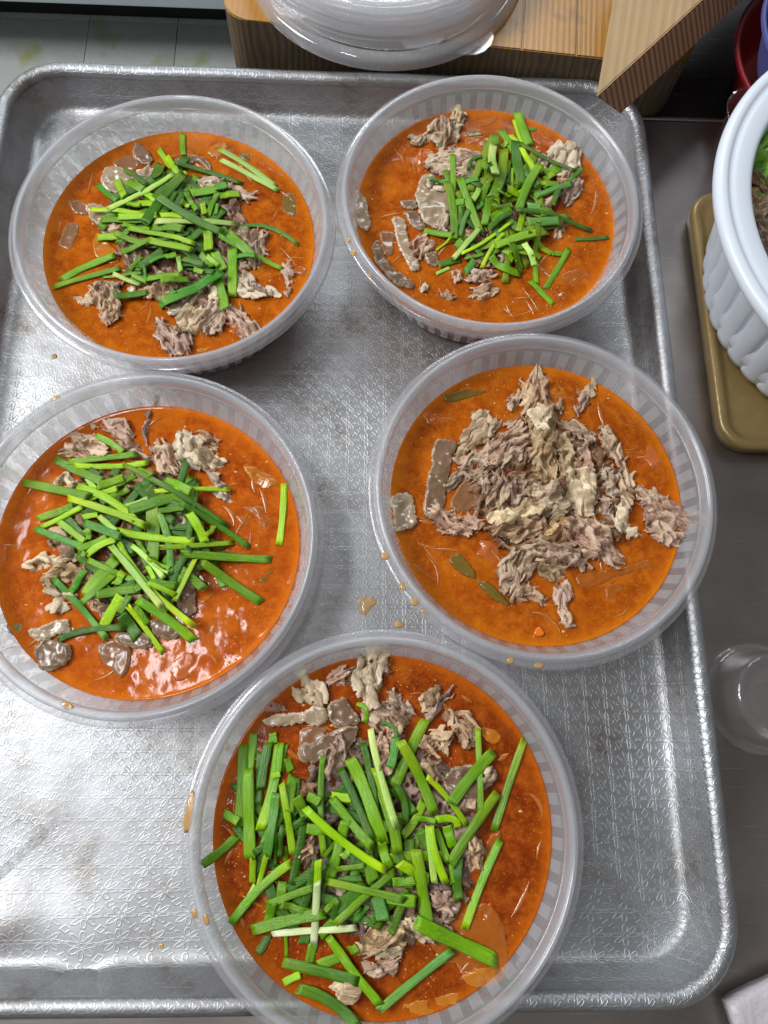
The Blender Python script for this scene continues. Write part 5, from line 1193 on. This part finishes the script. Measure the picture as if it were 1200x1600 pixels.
LD = ['lowest clear lid, on the cutting board behind the tray', 'second clear lid from the bottom, its round tab toward the camera', 'third clear lid from the bottom of the stack',
      'fourth clear lid from the bottom of the stack', 'fifth clear lid from the bottom of the stack', 'sixth clear lid, second from the top of the stack', 'topmost clear lid of the stack on the board']
spec = [(0.0155, 0.5397, 0.047, -0.9), (0.0139, 0.5516, 0.054, -1.3), (0.0129, 0.5529, 0.0585, -2.25), (0.0124, 0.5521, 0.063, 1.2), (0.0119, 0.5527, 0.0675, 2.0), (0.0114, 0.5521, 0.072, 0.4), (0.0108, 0.5527, 0.0765, 2.9)]
for k, (x, y, z, a) in enumerate(spec):
    r = empty('plastic_lid', (x, y, z), rz=a); r.scale = (1.033, 1.033, 1)
    tag(r, LD[k], 'lid', 'stack of clear lids on the cutting board')
    if lw0 is None: lw0 = mesh('lid_disc', lv, lf, M['lid'], r); lr0 = mesh('lid_rim', lrv, lrf, M['lidrim'], r); lt0 = mesh('lid_tab', tabv, tabf, M['lid'], r, smooth=False)
    else: link(bpy.data.objects.new('lid_disc', lw0.data), r); link(bpy.data.objects.new('lid_rim', lr0.data), r); link(bpy.data.objects.new('lid_tab', lt0.data), r)

# ------------------------------------------------------------------ white fluted bowl, its food, gold tin, red and blue basins
wb = empty('white_bowl', (.3440, .2835, .0125)); wb.scale = (1.033, 1.033, 1.033); tag(wb, 'tall white fluted plastic bowl of greens and sliced meat at the right edge', 'bowl')
NF = 44; NA = NF*12; V = []; F = []
zs = [(.000, .096), (.0005, .1005), (.003, .1035), (.007, .1045), (.02, .1075), (.04, .1125), (.06, .1175), (.074, .1215), (.079, .1235)]
for z, r in zs:
    for i in range(NA):
        a = 2*math.pi*i/NA; f = abs(math.sin(NF*a/2))**.42
        amp = .0032*min(1, z/.004)*(1 if z < .07 else max(0, (.079-z)/.009)) if z > .0001 else 0
        q = r-amp*(1-f)*1.0; V.append((q*math.cos(a), q*math.sin(a), z))
for k in range(len(zs)-1):
    for i in range(NA):
        j = (i+1) % NA; F.append((k*NA+i, k*NA+j, (k+1)*NA+j, (k+1)*NA+i))
F.append(tuple(range(NA))[::-1])
mesh('fluted_wall', V, F, M['white'], wb)
pr = smoothprof([(.1215, .0775), (.1330, .0790), (.1345, .0830), (.1338, .0862), (.1318, .0878), (.1285, .0880), (.1268, .0868), (.1252, .0866), (.1225, .0872), (.1170, .0868), (.1135, .0858), (.1122, .0830), (.1090, .050), (.1060, .006), (.09, .003), (.0, .003)], 2)
v_, f_ = lathe(pr, 160); mesh('rolled_rim', v_, f_, M['white'], wb)
def crinkle(name, mat, c, rx, ry, rz, amp, seed, tilt, label, cat, group=None, T=.0025):
    n = 34; m = 26; V = []; F = []; rr = random.Random(seed)
    for side in (0, 1):
        for i in range(n+1):
            for j in range(m+1):
                uu = i/n*2-1; vv = j/m*2-1; s = math.sqrt(max(0, 1-uu*uu))
                x = uu*rx; y = vv*ry*(s*.8+.2)*(1+.12*math.sin(uu*9+seed))
                hz = (float(fbm(np.array([uu*3+seed]), np.array([vv*3]), seed, 3)[0])-.5)*2*amp + amp*.5*math.sin(vv*7+uu*4)
                V.append((x, y, hz-(T if side else 0)))
        b0 = side*(n+1)*(m+1)
        for i in range(n):
            for j in range(m):
                f = (b0+i*(m+1)+j, b0+(i+1)*(m+1)+j, b0+(i+1)*(m+1)+j+1, b0+i*(m+1)+j+1); F.append(f if not side else f[::-1])
    N1 = (n+1)*(m+1)
    edge = [(i, 0) for i in range(n+1)]+[(n, j) for j in range(1, m+1)]+[(i, m) for i in range(n-1, -1, -1)]+[(0, j) for j in range(m-1, 0, -1)]
    ids = [i*(m+1)+j for i, j in edge]
    for a_, b_ in zip(ids, ids[1:]+ids[:1]): F.append((a_, a_+N1, b_+N1, b_))
    o = mesh(name, V, F, mat, loc=c); o.rotation_euler = tilt; tag(o, label, cat, group); return o
def wp(px_, py_, z): return tuple(at(px_, py_, z))
# food lies about 15 mm under the rim; a bed of sliced vegetables carries it
crinkle('salad_bed', M['pea'], (.3440, .2835, .060), .102, .100, 0, .006, 3, (0, 0, 0), 'bed of dark green leaves filling the white fluted bowl', 'leaves', T=.012)
crinkle('lettuce_leaf', M['lettuce'], wp(1205, 262, .080), .022, .014, 0, .007, 5, (.3, -.3, 1.4), 'bright green crinkled lettuce leaf in the white fluted bowl', 'lettuce')
crinkle('lettuce_leaf', M['lettuce'], wp(1196, 232, .079), .016, .012, 0, .006, 9, (-.2, .3, .4), 'upper small green leaf tip inside the white bowl rim', 'lettuce')
def oval(name, mat, c, r, l, ang, label, cat):
    V, F = lathe([(math.sin(t)*r, -math.cos(t)*l) for t in np.linspace(0.02, math.pi-.02, 14)], 20)
    o = mesh(name, V, F, mat, loc=c); o.rotation_euler = (math.pi/2, 0, ang); tag(o, label, cat, 'green peppers in the white bowl'); return o
oval('green_pepper', M['pea'], wp(1180, 262, .077), .0045, .008, 1.4, 'upper round green pepper slice in the white fluted bowl', 'pepper')
oval('green_pepper', M['pea'], wp(1181, 273, .079), .0048, .008, 1.7, 'lower round green pepper slice in the white fluted bowl', 'pepper')
for k, (x, y, z, rx, ry, tl, mt, lb) in enumerate([
    (1176, 274, .082, .018, .0035, (.2, .2, -.75), 'pink', 'thin pink meat strip beside the green leaf in the white bowl'),
    (1188, 300, .078, .014, .009, (.1, -.2, .3), 'fat', 'pale meat slice in the white bowl'),
    (1182, 330, .079, .018, .0045, (0, .3, -1.1), 'olive', 'tan meat strip in the middle of the white bowl'),
    (1192, 352, .078, .016, .010, (.2, 0, -.6), 'meat', 'brown meat slice low in the white bowl'),
    (1194, 322, .080, .013, .006, (-.2, .2, .5), 'fat', 'cream coloured meat slice next to the tan strip'),
    (1198, 378, .078, .014, .006, (.1, .1, -1.0), 'pink', 'pink meat slice lowest in the white bowl')]):
    crinkle('sliced_meat', M[mt], wp(x, y, z), rx, ry, 0, .003, 20+k, tl, lb, 'meat', 'meat slices in the white bowl', T=.002)

def rrect(x0, x1, y0, y1, r, n=8):
    out = []
    for (cx, cy), a0 in (((x1-r, y0+r), -90), ((x1-r, y1-r), 0), ((x0+r, y1-r), 90), ((x0+r, y0+r), 180)):
        for i in range(n+1):
            a = math.radians(a0+90*i/n); out.append((cx+r*math.cos(a), cy+r*math.sin(a)))
    return out
def loft(name, loops, mat, parent=None, capb=True, capt=True):
    V = []; F = []; m = len(loops[0][0])
    for P, z in loops: V += [(x, y, z) for x, y in P]
    for k in range(len(loops)-1):
        for i in range(m):
            j = (i+1) % m; F.append((k*m+i, k*m+j, (k+1)*m+j, (k+1)*m+i))
    if capb: F.append(tuple(range(m))[::-1])
    if capt: F.append(tuple((len(loops)-1)*m+i for i in range(m)))
    return mesh(name, V, F, mat, parent)
G0 = (.2390, .5, .1705, .37)
def gl(d, z, r=.02): return (rrect(G0[0]+d, G0[1]-d, G0[2]+d, G0[3]-d, max(r-d, .004)), z)
go = loft('gold_tin', [gl(.004, CZ+.0004), gl(.0015, CZ+.002), gl(0, .006), gl(-.0005, .0095), gl(.0008, .0115), gl(.003, .0120), gl(.006, .0112), gl(.009, .0085), gl(.012, .0082)], M['gold'])
tag(go, 'flat gold-coloured metal tin lid under the white fluted bowl', 'tin')
# empty clear clamshell behind the white bowl
cl = loft('clear_box', [(rrect(.271, .43, .356, .4430, .02), CZ+.0006), (rrect(.267, .435, .352, .4450, .022), .03), (rrect(.263, .44, .349, .4460, .024), .0325), (rrect(.265, .438, .351, .4455, .022), .0315), (rrect(.271, .43, .357, .442, .02), .004)], M['cup'], capt=True)
tag(cl, 'clear empty plastic box behind the white fluted bowl', 'plastic box')
v_, f_ = lathe(smoothprof([(0, 0), (.06, 0), (.068, .004), (.080, .045), (.085, .048), (.086, .044), (.084, .043)], 2), 96)
v_ = [(x, y, z) for x, y, z in v_]
rp = at(1150, 105, .04)
rb = mesh('red_basin', v_, f_, M['red'], loc=(rp[0]+.088, rp[1]+.012, -.0075)); tag(rb, 'dark red plastic basin in the upper right corner', 'basin')
v_, f_ = lathe(smoothprof([(0, 0), (.05, 0), (.058, .004), (.068, .040), (.072, .043), (.0725, .039)], 2), 96)
bp_ = at(1186, 60, .085)
bb2 = mesh('blue_bowl', v_, f_, M['blue'], loc=(bp_[0]+.078, bp_[1]+.01, .042)); tag(bb2, 'blue-violet plastic bowl stacked on the red basin', 'bowl')

# clear cup lying upturned right of the tray
cpos = at(1192, 1090, .012)
cv = smoothprof([(.0330, 0), (.0336, .0012), (.0305, .002), (.0292, .004), (.0262, .0235), (.0245, .0262), (.0222, .0262), (.0208, .0240), (.0185, .0225), (.012, .0232), (.0, .0215)], 2)
cv = cv+[(max(r-.0006, 0), z-.0006) for r, z in cv[::-1]]
v_, f_ = lathe(cv, 96)
cu = mesh('clear_cup', v_, f_, M['cup'], loc=(cpos[0]+.004, cpos[1], CZ+.0012)); tag(cu, 'small clear plastic cup upside down right of the tray', 'cup')

# crumpled bag corner and the ring under the tray's front edge
n = 14; V = []; F = []; rr = random.Random(5)
b0 = at(1141, 1574, .012)
for side in (0, 1):
    for i in range(n+1):
        for j in range(n+1):
            x = i/n*.09; y = -j/n*.08
            x2 = x*math.cos(.42)-y*math.sin(.42)*.55; y2 = x*math.sin(.42)+y
            z = .010+.006*float(fbm(np.array([i*.45]), np.array([j*.45]), 4, 3)[0])-(.010 if side else 0)
            V.append((x2, y2, z-.002))
for side in (0, 1):
    q = side*(n+1)**2
    for i in range(n):
        for j in range(n):
            f = (q+i*(n+1)+j, q+i*(n+1)+j+1, q+(i+1)*(n+1)+j+1, q+(i+1)*(n+1)+j); F.append(f if not side else f[::-1])
N1 = (n+1)**2
edge = [(i, 0) for i in range(n+1)]+[(n, j) for j in range(1, n+1)]+[(i, n) for i in range(n-1, -1, -1)]+[(0, j) for j in range(n-1, 0, -1)]
ids = [i*(n+1)+j for i, j in edge]
for a_, b_ in zip(ids, ids[1:]+ids[:1]): F.append((b_, b_+N1, a_+N1, a_))
bg_ = mesh('plastic_bag', V, F, M['bag'], loc=(b0[0], b0[1]+.001, .001)); tag(bg_, 'corner of a greyish pink plastic bag at the bottom right', 'bag')
